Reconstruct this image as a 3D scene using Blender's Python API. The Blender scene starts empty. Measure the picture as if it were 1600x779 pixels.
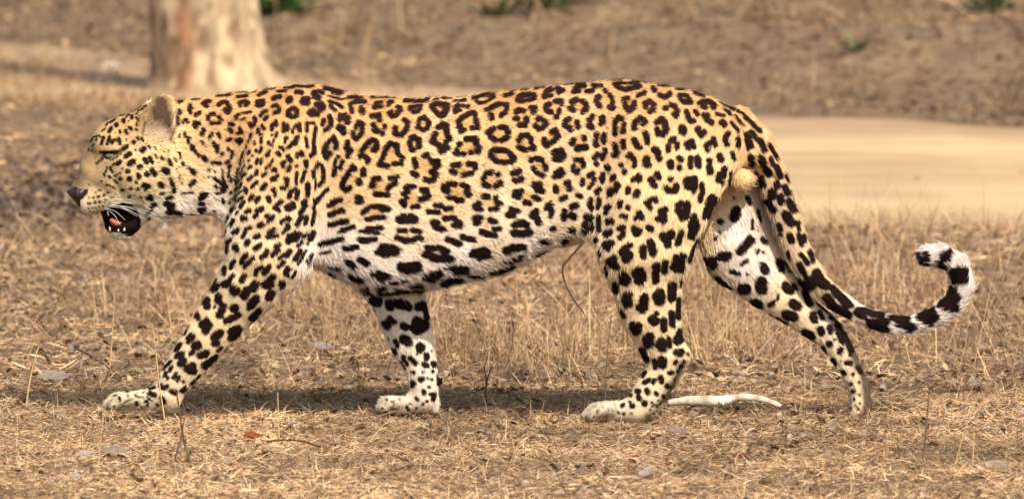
import bpy, math, random
import numpy as np

random.seed(7); RNG = np.random.default_rng(7)
C = bpy.context.scene.collection
SC = bpy.context.scene

# ------------------------------------------------------------------ camera
CAM_D, CAM_H, FPX = 18.0, 1.5, 14400.0          # metres behind the animal, metres up, focal length in 1600-px pixels
PITCH = math.atan2(CAM_H, CAM_D) - (650 - 389.5) / FPX
cam_d = bpy.data.cameras.new('camera')
cam = bpy.data.objects.new('camera', cam_d); C.objects.link(cam)
cam.location = (0, -CAM_D, CAM_H)
cam.rotation_euler = (math.pi / 2 - PITCH, 0, 0)
cam_d.sensor_width = 36; cam_d.lens = FPX / 1600 * 36
cam_d.clip_start = 0.5; cam_d.clip_end = 2000
cam_d.dof.use_dof = True; cam_d.dof.focus_distance = CAM_D - 0.10
cam_d.dof.aperture_fstop = 9.0
SC.camera = cam

# ------------------------------------------------------------------ light
SUN_EL, SUN_AZ = math.radians(45), math.radians(24)      # azimuth: to the right of the camera's own direction
world = bpy.data.worlds.new('World'); SC.world = world; world.use_nodes = True
wn = world.node_tree.nodes; bg = wn['Background']
sky = wn.new('ShaderNodeTexSky'); sky.sky_type = 'NISHITA'; sky.sun_disc = False
sky.sun_elevation = SUN_EL; sky.sun_rotation = math.pi - SUN_AZ
sky.air_density = 1.0; sky.dust_density = 2.5
world.node_tree.links.new(sky.outputs[0], bg.inputs[0]); bg.inputs[1].default_value = 0.13
sd = bpy.data.lights.new('sun', 'SUN'); sd.energy = 4.3; sd.angle = math.radians(0.55); sd.color = (1.0, 0.93, 0.84)
sun = bpy.data.objects.new('sun', sd); C.objects.link(sun); sun.location = (6, -12, 12)
sv = (math.sin(SUN_AZ) * math.cos(SUN_EL), -math.cos(SUN_AZ) * math.cos(SUN_EL), math.sin(SUN_EL))
from mathutils import Vector
sun.rotation_euler = Vector(sv).to_track_quat('Z', 'Y').to_euler()
SC.view_settings.view_transform = 'Standard'; SC.view_settings.look = 'None'
SC.view_settings.exposure = 0.38; SC.view_settings.gamma = 1.0
SC.render.engine = 'CYCLES'
SC.cycles.max_bounces = 6; SC.cycles.use_denoising = True
try: SC.cycles_curves.shape = 'RIBBONS'
except Exception: pass

# ------------------------------------------------------------------ helpers
def at(u, v, Y=0.0):
    """the point at depth Y that stands at photograph position (u, v)"""
    cp, sp = math.cos(PITCH), math.sin(PITCH)
    a, b = (u - 800) / FPX, -(v - 389.5) / FPX
    d = (a, cp + b * sp, -sp + b * cp)
    t = (Y + CAM_D) / d[1]
    return np.array((t * d[0], Y, CAM_H + t * d[2]))

def on_ground(u, v):
    """the point of the level ground at photograph position (u, v)"""
    cp, sp = math.cos(PITCH), math.sin(PITCH)
    a, b = (u - 800) / FPX, -(v - 389.5) / FPX
    d = (a, cp + b * sp, -sp + b * cp)
    t = -CAM_H / d[2]
    return np.array((t * d[0], t * d[1] - CAM_D, 0.0))

def lin(c):
    c = np.asarray(c, float) / 255
    return np.where(c <= 0.04045, c / 12.92, ((c + 0.055) / 1.055) ** 2.4)

def vnoise(x, y, seed=0):
    """smooth value noise, 0..1"""
    x = np.asarray(x, float); y = np.asarray(y, float)
    xi = np.floor(x).astype(np.int64); yi = np.floor(y).astype(np.int64)
    fx = x - xi; fy = y - yi
    fx = fx * fx * (3 - 2 * fx); fy = fy * fy * (3 - 2 * fy)
    def h(a, b):
        n = (a * 374761393 + b * 668265263 + seed * 974634777) & 0xffffffff
        n = ((n ^ (n >> 13)) * 1274126177) & 0xffffffff
        return ((n ^ (n >> 16)) & 0xffff) / 65535.0
    return (h(xi, yi) * (1 - fx) + h(xi + 1, yi) * fx) * (1 - fy) + (h(xi, yi + 1) * (1 - fx) + h(xi + 1, yi + 1) * fx) * fy

def fbm(x, y, seed=0, o=4):
    s = 0; a = 0.5
    for k in range(o):
        s = s + a * vnoise(x * 2 ** k, y * 2 ** k, seed + k); a *= 0.5
    return s / (1 - 0.5 ** o)

def mesh_np(name, V, F, smooth=False):
    """V (n,3); F list of (m,k) index arrays"""
    me = bpy.data.meshes.new(name)
    V = np.asarray(V, np.float32)
    me.vertices.add(len(V)); me.vertices.foreach_set('co', V.ravel())
    if not isinstance(F, (list, tuple)): F = [F]
    F = [np.asarray(f, np.int32) for f in F if len(f)]
    loops = np.concatenate([f.ravel() for f in F])
    tot = np.concatenate([np.full(len(f), f.shape[1], np.int32) for f in F])
    start = np.concatenate([[0], np.cumsum(tot)[:-1]]).astype(np.int32)
    me.loops.add(len(loops)); me.loops.foreach_set('vertex_index', loops)
    me.polygons.add(len(tot)); me.polygons.foreach_set('loop_start', start); me.polygons.foreach_set('loop_total', tot)
    if smooth: me.polygons.foreach_set('use_smooth', np.ones(len(tot), bool))
    me.update(calc_edges=True)
    return me

def colour(me, name, col):
    a = me.attributes.new(name, 'FLOAT_COLOR', 'POINT')
    col = np.asarray(col, np.float32)
    a.data.foreach_set('color', np.concatenate([col, np.ones((len(col), 1), np.float32)], 1).ravel())

def link(name, data, m=None, parent=None, label=None, cat=None, group=None, kind=None):
    o = bpy.data.objects.new(name, data); C.objects.link(o)
    if m is not None and data is not None:
        data.materials.clear(); data.materials.append(m)
    if parent is not None: o.parent = parent
    if label: o['label'] = label
    if cat: o['category'] = cat
    if group: o['group'] = group
    if kind: o['kind'] = kind
    return o

def mat(name, col=(.5, .5, .5), rough=.7, spec=.3, attr=None, var=0.0, scale=20, bump=0.0, col2=None, trans=0.0):
    m = bpy.data.materials.new(name); m.use_nodes = True
    nt = m.node_tree; b = nt.nodes['Principled BSDF']
    b.inputs['Roughness'].default_value = rough; b.inputs['Specular IOR Level'].default_value = spec
    b.inputs['Base Color'].default_value = (*col, 1)
    src = None
    if attr:
        a = nt.nodes.new('ShaderNodeAttribute'); a.attribute_name = attr; src = a.outputs['Color']
    if var or col2:
        tc = nt.nodes.new('ShaderNodeTexCoord'); n = nt.nodes.new('ShaderNodeTexNoise')
        n.inputs['Scale'].default_value = scale; n.inputs['Detail'].default_value = 5
        nt.links.new(tc.outputs['Object'], n.inputs['Vector'])
        mx = nt.nodes.new('ShaderNodeMix'); mx.data_type = 'RGBA'
        r = nt.nodes.new('ShaderNodeMapRange'); r.inputs[1].default_value = .35; r.inputs[2].default_value = .65
        nt.links.new(n.outputs[0], r.inputs[0]); nt.links.new(r.outputs[0], mx.inputs[0])
        if src is None:
            mx.inputs[6].default_value = (*col, 1)
            mx.inputs[7].default_value = (*(col2 or [c * (1 - var) for c in col]), 1)
        else:
            nt.links.new(src, mx.inputs[6])
            g = nt.nodes.new('ShaderNodeMix'); g.data_type = 'RGBA'; g.blend_type = 'MULTIPLY'; g.inputs[0].default_value = 1
            nt.links.new(src, g.inputs[6]); g.inputs[7].default_value = (1 - var, 1 - var, 1 - var, 1)
            nt.links.new(g.outputs[2], mx.inputs[7])
        src = mx.outputs[2]
        if bump:
            bp = nt.nodes.new('ShaderNodeBump'); bp.inputs['Strength'].default_value = bump; bp.inputs['Distance'].default_value = .01
            nt.links.new(n.outputs[0], bp.inputs['Height']); nt.links.new(bp.outputs[0], b.inputs['Normal'])
    if src is not None: nt.links.new(src, b.inputs['Base Color'])
    return m

def tube(pts, rad, sides=8, cap=True):
    """a swept tube; pts (n,3), rad scalar or (n,)"""
    P = np.asarray(pts, float); n = len(P); R = np.broadcast_to(np.asarray(rad, float), (n,))
    T = np.gradient(P, axis=0); T /= np.linalg.norm(T, axis=1)[:, None]
    up = np.array((0.13, -0.9, 0.31)); A = np.cross(T, up); A /= np.linalg.norm(A, axis=1)[:, None] + 1e-9; B = np.cross(T, A)
    th = np.arange(sides) / sides * 2 * np.pi
    V = P[:, None] + R[:, None, None] * (np.cos(th)[None, :, None] * A[:, None] + np.sin(th)[None, :, None] * B[:, None])
    V = V.reshape(-1, 3)
    i = np.arange(n - 1)[:, None] * sides; j = np.arange(sides)[None]; k = (j + 1) % sides
    Q = np.stack([i + j, i + k, i + sides + k, i + sides + j], -1).reshape(-1, 4)
    F = [Q]
    if cap:
        V = np.concatenate([V, P[:1], P[-1:]])
        a = np.arange(sides); b_ = (a + 1) % sides
        F.append(np.stack([np.full(sides, n * sides), b_, a], 1))
        o = (n - 1) * sides
        F.append(np.stack([np.full(sides, n * sides + 1), o + a, o + b_], 1))
    return V, F

def spline(pts, n):
    """Catmull-Rom through pts (any width), n samples"""
    P = np.asarray(pts, float)
    Q = np.concatenate([2 * P[:1] - P[1:2], P, 2 * P[-1:] - P[-2:-1]])
    t = np.linspace(0, len(P) - 1 - 1e-6, n); i = t.astype(int); f = (t - i)[:, None]
    a, b, c, d = Q[i], Q[i + 1], Q[i + 2], Q[i + 3]
    return .5 * (2 * b + (c - a) * f + (2 * a - 5 * b + 4 * c - d) * f ** 2 + (3 * b - a - 3 * c + d) * f ** 3)
SPOTS = """
@90 140 7.79
16 375 640 415 612;12 430 580 470 570;10 545 500 580 480;10 590 440 610 410;16 640 400 690 365;14 710 318 800 300;14 820 250 860 232;16 880 262 940 225 990 190
10 500 560 530 580;10 470 620 480 600;20 540 660 568 585;20 620 650 640 580;10 600 665 620 650;24 675 640 695 622;22 750 600 768 660;22 635 510 655 475;28 718 430 718 434
26 803 370 808 392;12 760 495 768 525;8 707 525;16 840 330 855 305;22 903 325 908 345;8 870 388;22 880 465 900 475;20 830 500 848 535;12 845 612;10 968 425 974 440;16 965 490 975 500
18 978 590 992 610;14 1030 600 1045 630;24 928 638 938 645;28 805 735 850 690;14 955 738;36 1040 745 1060 725;14 1118 685 1142 715;10 1195 712 1208 730;12 960 255 1040 240;12 1030 212 1085 205
14 960 345 995 375;10 950 300 970 285;8 985 320 1000 325;12 365 725 385 735;10 425 690;10 447 670;10 420 745;20 1465 155 1510 140;26 1485 255 1490 290;28 1465 350 1465 420
14 1485 580 1497 550;9 1433 660;8 1357 745;8 1300 750
@90 220 7.79
30 840 195 885 160;12 780 160;36 890 285 930 255;26 735 285 770 262;26 1070 225 1095 265;24 1130 210 1165 265;14 1195 175 1222 215;22 1278 208 1295 222;24 1365 245 1385 290;10 1435 210 1455 255
12 1492 150 1508 215;22 1528 275 1538 295;38 1305 355 1340 375;10 1465 345;30 1000 320 1020 312;22 855 378 875 370;12 795 340;26 988 410 1000 450;32 1098 400 1102 415;30 1165 355 1195 410
16 770 395;28 880 455 885 470;14 700 485 730 512;24 775 465;22 970 505;32 1055 540 1110 555;16 1075 600;20 895 583;20 985 590;14 785 605 810 603;34 1258 530 1275 545;22 1380 465 1410 540;24 1420 580 1422 615
10 1495 425 1495 470;10 1515 520;14 1525 635 1560 635;14 1255 642 1295 640;14 870 682 890 672;14 1013 690;18 650 330 670 380;12 610 330 590 380;12 690 280 680 300;10 570 400 580 430;14 630 435 655 450
8 690 430 740 420;12 530 490 545 500;10 600 530 640 545;10 670 555 705 580;12 505 600 530 603;10 465 628;11 385 697;13 430 687 440 685;14 490 682 510 678;14 560 660 580 650;12 610 635 630 628
11 370 765;12 400 757;12 440 748 465 745;14 510 740 530 735;14 580 720 600 712;10 640 695 680 685;10 385 530;18 1115 665 1150 675;24 1340 695 1390 690
@90 300 7.79
9 370 195;10 410 190;11 455 185;12 510 178;11 560 165;12 620 148 650 135;8 390 232;8 435 240;8 485 235;26 1100 75 1150 88;24 1145 175 1190 155;12 1080 265 1150 220;18 1108 330 1112 342
34 1320 140 1410 165;30 1360 190 1420 240;28 1340 245 1390 250;26 1430 250 1490 262;14 1400 5 1430 0;12 1290 318 1340 312
@260 120 7.79
18 310 270 400 260;8 420 238 480 230;24 290 360 280 400 300 440;14 325 385;26 360 465 410 445;24 440 325 490 300 530 300;24 470 350 500 360;20 210 560 220 530 250 525 262 560
28 355 560 400 570;28 360 580 365 615;24 460 645 435 705;22 565 690 535 740;24 640 695 660 740;24 590 455 540 460 515 490 510 525;22 645 490 670 530 640 570 550 572;f50 590 520
28 640 345 680 310 730 315 770 370 775 415 745 440 715 405;f40 700 370;15 610 235 780 222;9 830 195 1090 180;18 855 248 980 230;24 900 360 890 320 930 305;24 960 300 1000 315 990 345 960 350
24 860 515 850 490 880 465;16 930 450 1030 435;16 925 530 960 510;f40 920 490;24 780 580 820 590;26 770 640 800 670;14 790 560;22 900 630 915 660;22 870 690 930 685
26 1075 505 1095 545;26 1025 580 1040 610 1080 590;f20 1070 550;24 1110 310 1180 300 1180 345 1115 360 1105 330;22 1120 230 1180 200 1210 190;8 1220 160 1320 148
22 1155 480 1180 440 1235 420;24 1210 520 1240 490;30 1310 270 1390 250;18 1350 185 1460 180;10 1420 145 1555 120;26 1310 365 1350 355 1390 390 1380 430 1335 445;f20 1345 400
40 1500 300 1515 280;28 1560 385 1500 420 1495 470 1550 500 1600 480 1605 420 1560 385;f40 1550 445;24 1185 600 1205 635;22 1135 640 1135 690;20 1160 710 1175 705;24 1040 710 1040 745
24 1300 650 1300 600 1350 555 1350 600;26 1440 580 1440 670;22 1470 590 1485 650;20 1358 690 1355 735;16 1300 720
@260 200 7.79
20 235 60 240 110;22 285 125 272 175;16 430 165 450 190;10 493 222;24 580 190 600 225;22 630 225 622 300;24 745 160 790 135;30 865 165 915 155;26 900 190;20 1018 160
18 1090 175 1100 195;22 1175 140 1175 180;14 985 225 987 245;20 1265 180 1265 205;14 1295 215 1310 225;14 1325 150 1320 180;22 1468 125 1460 180;26 1545 190 1515 235
28 320 230 320 255;20 350 285 365 300;20 400 325 405 340;30 460 360 480 390;18 275 475 290 495;30 325 520 350 550;30 300 690 345 650;20 680 325 700 315;24 760 262;18 805 290 810 320 795 370
20 730 430 765 405;22 760 475 785 460;24 565 428 595 420;24 630 430 660 432;20 530 505;14 603 540;16 520 595;16 692 520 688 580 700 620;18 770 520 760 600;22 590 610 630 645;24 600 710 615 725
18 950 290 930 360 905 430;20 1030 285 1022 310;16 1065 340;20 1025 395;18 1110 270 1120 285;20 1175 245 1160 295;22 1130 390 1115 430;18 1180 380 1172 430;26 1240 335 1260 320;20 1275 285
20 1045 465 1015 495;20 1230 490 1275 460;18 1315 385 1300 425;24 1125 520 1118 560;20 1400 240 1430 245 1450 275;26 1370 310 1400 330;30 1500 350 1525 395;24 1455 410 1430 435 1445 480;28 1520 480 1500 525
8 980 450 900 560;16 890 490 865 545;22 980 560 945 590;22 1065 590 1015 630;22 1235 550 1195 585;32 1325 515 1345 515;32 1310 620 1340 625;24 1375 580 1350 620;12 870 590 830 640;14 895 630 845 680;16 800 620 790 650
24 935 675 920 695;26 1120 660;24 1100 680 1060 715;32 1220 690 1190 740;24 1460 620 1490 640 1490 690 1450 740 1420 720;f20 1455 690;16 875 725 845 755;26 985 755;30 1330 755;24 1550 760
18 640 640 700 720 730 760;20 690 620 720 680 745 720
@260 280 7.79
16 870 105 840 135;12 900 165 950 140;28 980 120 995 155;14 795 145 778 190;14 855 185 820 240;12 858 255;22 940 220 905 260;14 775 250 770 295;26 965 280 925 330;26 850 335 795 385;20 890 400 880 415
28 1070 200 1040 245;34 1140 230 1120 260;34 1258 225 1275 260;30 1325 130 1335 150;22 1345 180 1345 205;26 1530 165 1510 215;30 1420 275 1390 300 1345 345;26 1385 370 1395 375;44 1500 350 1550 330
28 1000 395 1040 380;26 950 460 945 490 1000 475;34 1180 360 1130 385;30 1120 430 1100 450;28 1245 445;28 1320 460 1265 510;20 1280 450;34 1150 565 1190 550;20 1170 525;24 840 495 805 550;13 755 445 728 555
26 1420 520 1450 490 1520 480;22 1510 565 1470 605 1445 645;26 890 605 870 645;24 850 615 825 645;26 1040 590 1000 600;24 985 630 955 695;32 1100 700 1140 685;13 740 610 710 730;24 1335 600 1270 640
30 1260 700 1310 685 1365 680;26 790 735 760 770;32 1010 755;30 1540 690 1500 740;26 430 190 490 190;26 410 230 470 220;24 400 300 460 300;26 400 370 460 370;22 420 400 435 410;14 300 430 350 435
12 210 170 330 160;18 620 175 650 170;26 680 110 690 150;24 690 240 700 280;10 580 380 600 390;10 590 410;9 520 430;16 10 235 60 235
@300 360 7.79
22 485 115 445 155;24 450 165 440 250;38 550 190 560 220;36 700 130 690 150;30 850 175 790 220;14 380 220 370 310;28 680 285 645 330 620 380;26 770 330 700 390 660 430;f24 720 320
28 530 365 490 445;28 415 440 405 520;30 930 245 915 290 870 320;30 1080 170 1040 190;28 1070 230 1000 295;f20 1000 240;28 1290 40 1240 70;34 1190 130 1225 115;24 1410 40 1370 70;24 1345 140 1305 180
34 1490 20 1450 100;20 1420 150;26 1205 250 1150 280 1085 330;28 1130 380 1080 430;32 1330 250 1270 340;18 1400 240 1310 400;18 1480 285 1410 370;30 870 440 810 470 795 520;32 965 430 900 510
26 520 540 470 610;30 440 620 410 660;34 660 550 620 600;16 310 590 260 690;13 345 630 290 710;44 520 710 560 705;30 530 680;36 1010 550 950 620;34 920 650;30 1190 450 1160 510;22 1190 540;12 1230 460
16 1280 490 1240 570;34 1130 630 1110 670;32 800 660 740 690;34 690 700 660 750;32 970 750;20 340 770
@450 115 6.384
14 0 150 95 125;14 110 130 250 130;7 200 100 270 95;24 90 190 145 195;24 150 290 160 260 210 258;22 150 300 210 300;30 265 200 270 230 310 245;18 300 175 350 195;f16 300 205
14 330 100 400 110 470 125;20 360 150 440 160 540 190;26 450 185 510 200;8 540 160 640 190;10 400 225 520 260 740 240;16 600 240 690 230
30 300 315 345 310 360 340 330 365;30 225 400 260 375;24 235 410 300 410;18 420 280 450 295;20 430 330 475 370;20 490 300 540 340
20 0 520 5 570;16 60 590 70 545 100 520;20 125 510 125 580;16 10 650;22 100 640 90 700;20 20 740 60 690
18 200 500 270 495;18 200 500 200 580;16 190 640 205 740;18 285 540 270 650 265 790;22 365 470 355 510;24 420 430 435 470 430 530 375 575;f16 395 490
30 525 460 530 430 570 425 600 460 600 490;34 520 540 560 560 560 590;f20 555 500;24 650 590 660 640 690 665 740 610 745 500 700 490 685 540;f30 705 570
24 640 390 625 310 690 280 765 285;30 730 360 750 390;f36 680 340;24 880 320 870 330;20 860 340 930 335;18 870 295 930 290;22 1010 285 1000 310;18 1040 285;f16 945 320
26 840 430 880 430;24 910 420 920 470;28 855 520 870 570 900 580;24 965 525 975 540;28 945 600;f40 895 500
26 1100 340 1125 370 1080 420 1040 430 1015 400;18 1040 375;f20 1070 390;26 1160 470 1195 490 1190 560 1130 620 1070 605 1070 550;f30 1120 570
10 830 240 1080 235;18 1160 270 1230 250;18 1160 280 1390 275;16 1380 250 1400 245;20 1220 335 1330 330 1310 380 1250 390 1215 360 1220 340;f22 1265 360
24 1320 460 1360 440 1410 490 1390 550 1350 570 1300 545 1310 480;f30 1360 500;26 1430 330 1470 305 1560 310 1600 330 1560 420 1520 425 1440 350;f34 1510 350
30 1230 650 1260 640;28 1310 660 1310 730;26 1215 690 1230 740;26 1240 765;f26 1262 695
28 1500 540 1580 520;30 1470 610 1440 680 1490 710;30 1540 750 1590 745;30 1580 560 1590 620;f50 1530 630;8 1440 265 1500 255;8 1530 240 1596 245
24 390 760 395 700 425 675;26 460 640 490 710 485 740;f20 440 740;26 600 690 600 740 630 780;28 740 770 820 680;24 840 660 890 680 890 720 850 770;f40 830 740;26 990 760 1020 700 1060 710 1090 720 1095 770;f40 1045 760
@450 230 6.384
24 375 0 370 70 400 110 430 60;20 490 10;28 590 10 620 50 600 90;24 20 100 40 140;20 30 200 15 240;22 270 0 270 60 240 90;14 20 10;16 200 0
16 105 110 110 60;20 145 50 155 85;16 105 190;22 190 140 195 190;16 180 240 150 340;14 105 250 90 360;12 110 365
20 265 300 265 240;20 290 200 310 160 350 190 365 270 355 340 320 380;f20 315 260;10 285 330 285 420;24 210 370 210 470;22 400 420 350 480 290 540
16 490 120 470 180;22 480 210 465 280;22 550 150 530 210;f16 505 180;18 510 100
22 10 320 5 380;22 30 500 40 440 80 420;22 110 440 95 510;28 20 600 60 570;18 30 620;22 160 560 190 530;24 190 580 135 650;20 25 720 15 700;22 100 770 130 710 195 690;20 200 700 185 760
18 260 600 265 610;18 275 640 250 770;10 270 520 275 590
26 740 60 725 100;26 780 100 810 130 800 150;24 870 40 900 0;f30 810 40
26 980 10 960 90 915 180 1000 195;24 1060 170 1130 170 1145 110 1090 50 1085 0;f50 1030 110
28 650 200 670 220;26 640 220 560 330 545 390 580 430;30 620 410;30 755 235 755 280;32 710 340 720 360;f40 650 310
26 865 315 920 315;30 870 320 850 390;22 830 395;26 870 470 1000 480;24 1000 420 1010 390 1080 360;22 1020 310 1100 295;26 1080 320;f56 930 400
30 1265 130 1280 190;28 1250 260 1290 285;24 1360 90 1390 75;26 1420 120 1440 160 1500 140;30 1500 190 1470 210;28 1430 250 1480 270 1450 330;26 1370 325 1420 340;f60 1360 200
26 1180 420 1190 395 1260 395;26 1160 470 1200 450;28 1140 540 1170 580;24 1190 510;26 1250 600 1300 590;30 1340 430 1390 440 1400 500 1330 520;f46 1250 510
30 700 500 730 510;28 700 545 740 540;24 415 580 470 560;28 450 550 530 525;28 430 670 540 630;24 560 640;f20 480 600
26 430 770 580 740;26 750 650 820 600 900 590;30 900 590 1000 620;26 940 630;24 790 715 960 695;20 760 640;f34 870 650
30 1100 720 1150 690 1220 690 1280 720;26 1120 740 1270 740;f20 1190 715
24 1470 580 1530 590;26 1400 640 1500 650;22 1580 610;30 1560 420 1590 390;24 1470 745 1500 755;18 1570 710;16 1590 500
24 1225 20 1260 30;16 1310 5;24 1510 15 1560 40
@450 345 6.384
22 445 35 500 25;26 500 20 590 5;22 540 100 660 55;14 510 110;22 790 80 940 65;16 720 100 910 120;24 720 185 880 180;24 730 195 800 200
22 1110 100 1180 95;24 1250 90 1320 110;26 1090 160 1170 195 1260 190;22 1270 165 1340 180;f20 1200 135;30 1450 20 1480 40;24 1470 65 1560 85;22 1580 180
24 130 130 90 130;14 330 235 430 205;24 330 230 540 180;24 570 275 690 260;12 330 320 430 300
44 940 300 1000 290;40 960 320 1080 300;34 950 260 1060 280;20 890 310
26 630 420 650 440;26 600 410;28 720 380 760 400 790 420;14 400 440 500 465;24 380 515 430 530;22 630 550 720 585;20 600 540
24 830 515 920 520;28 900 550 990 545;20 940 575;40 1130 450 1200 470;42 1180 460 1290 450;26 1190 500
28 1390 270 1480 270;22 1500 260 1596 300;30 1370 330 1480 360;30 1450 370 1590 380;30 1350 550 1430 570;40 1430 530 1490 520;26 1520 620 1590 600
12 1000 610 1170 590;16 710 660 770 655;20 880 665 950 655;20 1210 640 1320 640;16 1060 680 1160 695;14 1240 690 1330 700;22 770 720 900 720
30 100 150 85 170;24 20 60 10 40;24 90 120 30 150;26 30 300 10 330
@690 115 6.384
8 0 250 100 245;10 150 225 260 220;14 125 280 235 265;8 350 190 420 185;8 450 190 550 175
18 310 250 400 220 520 220 520 240 440 290 370 300 350 280;f22 430 250;24 625 225 700 205;10 610 160 750 160;10 790 165 870 155;10 920 155 1020 140
24 750 265 770 230 850 215 920 215 920 250;24 770 280 820 275;22 860 270 920 255;f22 840 240;26 1020 240 1040 190 1090 160;24 1150 150 1210 170 1160 195;20 1030 240 1090 225;f24 1110 195
20 1310 190 1370 180;24 1310 185 1340 140 1420 125;24 1440 185 1500 175;22 1500 120 1590 130;f22 1420 150;8 1220 110 1350 100;8 1380 90 1500 75
28 10 320 40 340;24 20 420 25 370;24 135 390 140 350 170 325;22 210 325 265 335;18 150 370 185 375;f20 195 350
26 165 480 200 460;26 195 450 290 400 330 400 340 480 360 540 300 550;28 180 520 190 580 220 570;f50 260 490;22 440 365 500 350;24 500 340 560 310 650 320 640 390 590 430;30 490 420 500 450;f44 560 380
24 10 505 50 515;28 45 560 60 630 80 660;26 40 690;28 740 390 770 370 810 375;28 890 350 930 350 910 390;24 725 455 760 455;28 770 520 830 520 845 460;f50 800 440
30 960 460 980 455;28 1020 480 1040 510 1010 540;28 930 530 970 560;f28 980 500;28 1040 330 1070 315;26 1035 350 1050 380 1090 390;26 1130 280 1190 280 1190 310;24 1170 370 1170 400;28 1140 440;f34 1110 340
28 1300 280 1340 270;24 1290 290 1300 310;28 1400 285 1430 310 1440 350;28 1270 355 1310 370;28 1400 390 1430 360;f44 1360 330;30 1560 240 1540 290 1570 330
30 1480 470 1500 430;26 1460 465;34 1470 530 1490 540;26 1230 480 1270 460;26 1220 520 1270 550 1280 570;28 1350 490 1350 540;f26 1290 510
30 460 590 520 560;28 590 540 640 545 660 590;30 650 640 600 670;28 490 640 530 670;f50 570 600;28 770 670 790 630 850 620;28 880 650 890 680;24 770 740 810 765;30 890 750 910 740;f34 840 680
30 1100 590 1130 570;28 1140 600 1160 630 1100 690;32 1020 670 1030 710 1050 720;f34 1080 650;28 1410 640 1420 660;30 1290 700 1310 670;34 1350 750 1430 740;f36 1360 700
28 1530 700 1540 610;24 1530 720;24 1590 470 1580 510;f20 1570 650;30 180 710;30 250 660 340 660 350 720;26 370 740;20 140 770;f50 260 730;40 10 750;26 490 790 530 765 600 765
26 1140 790 1160 770 1190 770
@690 230 6.384
40 5 35;24 135 60 160 20;22 150 75 220 70;28 290 60;36 360 40;30 375 10;f40 250 20;26 490 80 520 45 600 30 640 40;30 680 70 720 120 700 145;26 490 100 540 140 620 160 690 150;f60 600 100
26 760 5 840 40;30 890 15 910 20;28 110 185 180 180;28 100 240 140 260;26 270 170 340 180 330 210;28 220 280 300 260;f60 210 215
28 420 320 440 270 500 250;28 565 275;30 420 375 470 390;28 540 390 590 370 575 355;f46 500 320;30 710 265 770 240;26 720 330 750 345;32 790 320
30 890 130;28 940 115 1000 130;28 1025 190 1030 220;26 910 210 950 260 1010 290;f36 960 170;34 1120 60 1180 40 1210 90 1170 130 1130 120;22 1130 90;f24 1165 85
24 1310 190 1300 230 1340 260;26 1335 130 1390 130 1410 190;24 1360 230;f24 1355 180;30 1520 110 1550 80;28 1540 170
30 1125 300;28 1140 260 1180 230 1200 270 1175 290;30 1470 285 1500 270;26 1395 370 1400 330;20 1460 410 1500 370 1520 320;f30 1450 330
30 20 400 80 370 140 370;26 20 430 70 440;28 210 380 260 400;34 250 450 270 470;24 70 505 130 510;28 160 535 210 530;f50 150 430
32 920 380 970 375;30 950 430 1000 440;30 1130 400 1140 440;24 1230 355 1260 350;28 1265 390 1270 420;28 1190 520 1230 500;f30 1190 420
34 740 450 760 490;30 790 440;28 720 480;28 830 550 870 560;28 920 500 960 520;f40 840 490;26 1350 480 1380 490
30 420 490 460 495;30 540 510;34 560 560;24 590 560;34 340 590 370 570;22 350 620 400 620;26 490 620 550 615;f46 460 550
26 1050 580 1080 560;26 1080 590 1100 650 1080 690;26 1040 610;f24 1075 620;28 1290 590 1340 580;24 1290 610;30 1220 640 1215 710;34 1290 680 1310 690
24 1540 450 1570 420;26 1480 520 1470 570 1490 610;24 1570 540 1550 600;f20 1530 530;30 690 620 740 640;30 660 675 720 680;22 770 640
32 920 650 940 640;30 900 680 960 720;30 970 740;24 0 580;28 40 615 90 615;26 30 710 130 705 150 740;34 180 760
34 330 710 380 710;26 350 745;28 480 720 530 740;34 750 760 820 760;34 1440 690 1480 700;26 1430 740;24 1560 690 1570 760;20 1580 310
@690 345 6.384
30 10 80;28 130 40 190 45;26 340 20 370 15;20 500 10 540 10;28 720 40 790 30 850 40;34 720 115 800 130 870 110;20 390 100;28 400 110 500 140 530 140;22 520 80 580 75;f26 450 50
28 960 20;24 50 180 100 190;28 110 200 180 230;26 200 155 270 180 320 185;28 10 290 40 300;26 10 350 100 375;34 320 320 420 290;40 370 340 450 320;30 300 335
34 640 290 700 270;30 700 260 800 260;18 610 400 700 390;26 660 400 760 360;24 80 460 240 460;40 130 480 220 480;12 20 460 80 460;18 480 515 600 490;22 570 500 690 455;12 250 545 390 548;8 150 545
24 10 600 100 580 180 590;22 1090 80 1120 75;24 1270 90 1300 90;34 1420 50 1490 50;30 1410 80;20 960 210 1040 210;16 940 350 1020 310;20 1190 210 1240 170;14 1180 230
24 1560 60 1565 90;20 1540 170 1535 200;16 1570 310
@930 115 6.384
8 40 70 270 65;9 370 75 550 90;24 190 110 240 150 300 165 400 140 440 130;14 200 100 420 100;f20 300 125;24 0 130 40 125;26 570 150 590 170;12 620 120 740 130
28 640 220 690 240 740 210;20 740 190;f26 660 185;26 100 180;24 140 220 160 250;28 170 290 170 350 140 345;30 20 240 15 290 40 330;f44 85 260
26 280 260 320 250;26 285 300 300 350;30 330 380 370 350 380 300;f24 330 300;24 480 195 420 230;22 480 210;26 490 340 490 300 530 280 580 320 570 370 540 385;f22 525 325
28 690 350 700 350;26 750 320 790 330 810 380 800 430;26 780 410;f18 765 370;12 800 155 900 160;22 830 220 900 220 950 290 880 290 840 250 830 225;f16 885 250;22 990 195 1070 215;8 1110 205 1200 235
26 1040 300 1060 330 1090 340;28 1070 285 1130 280 1180 320 1170 340;f14 1105 305;14 1270 290 1390 350;16 1290 360 1340 410;26 900 380 920 440 950 480;24 990 380 1010 410;26 970 475;f18 950 410
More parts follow.
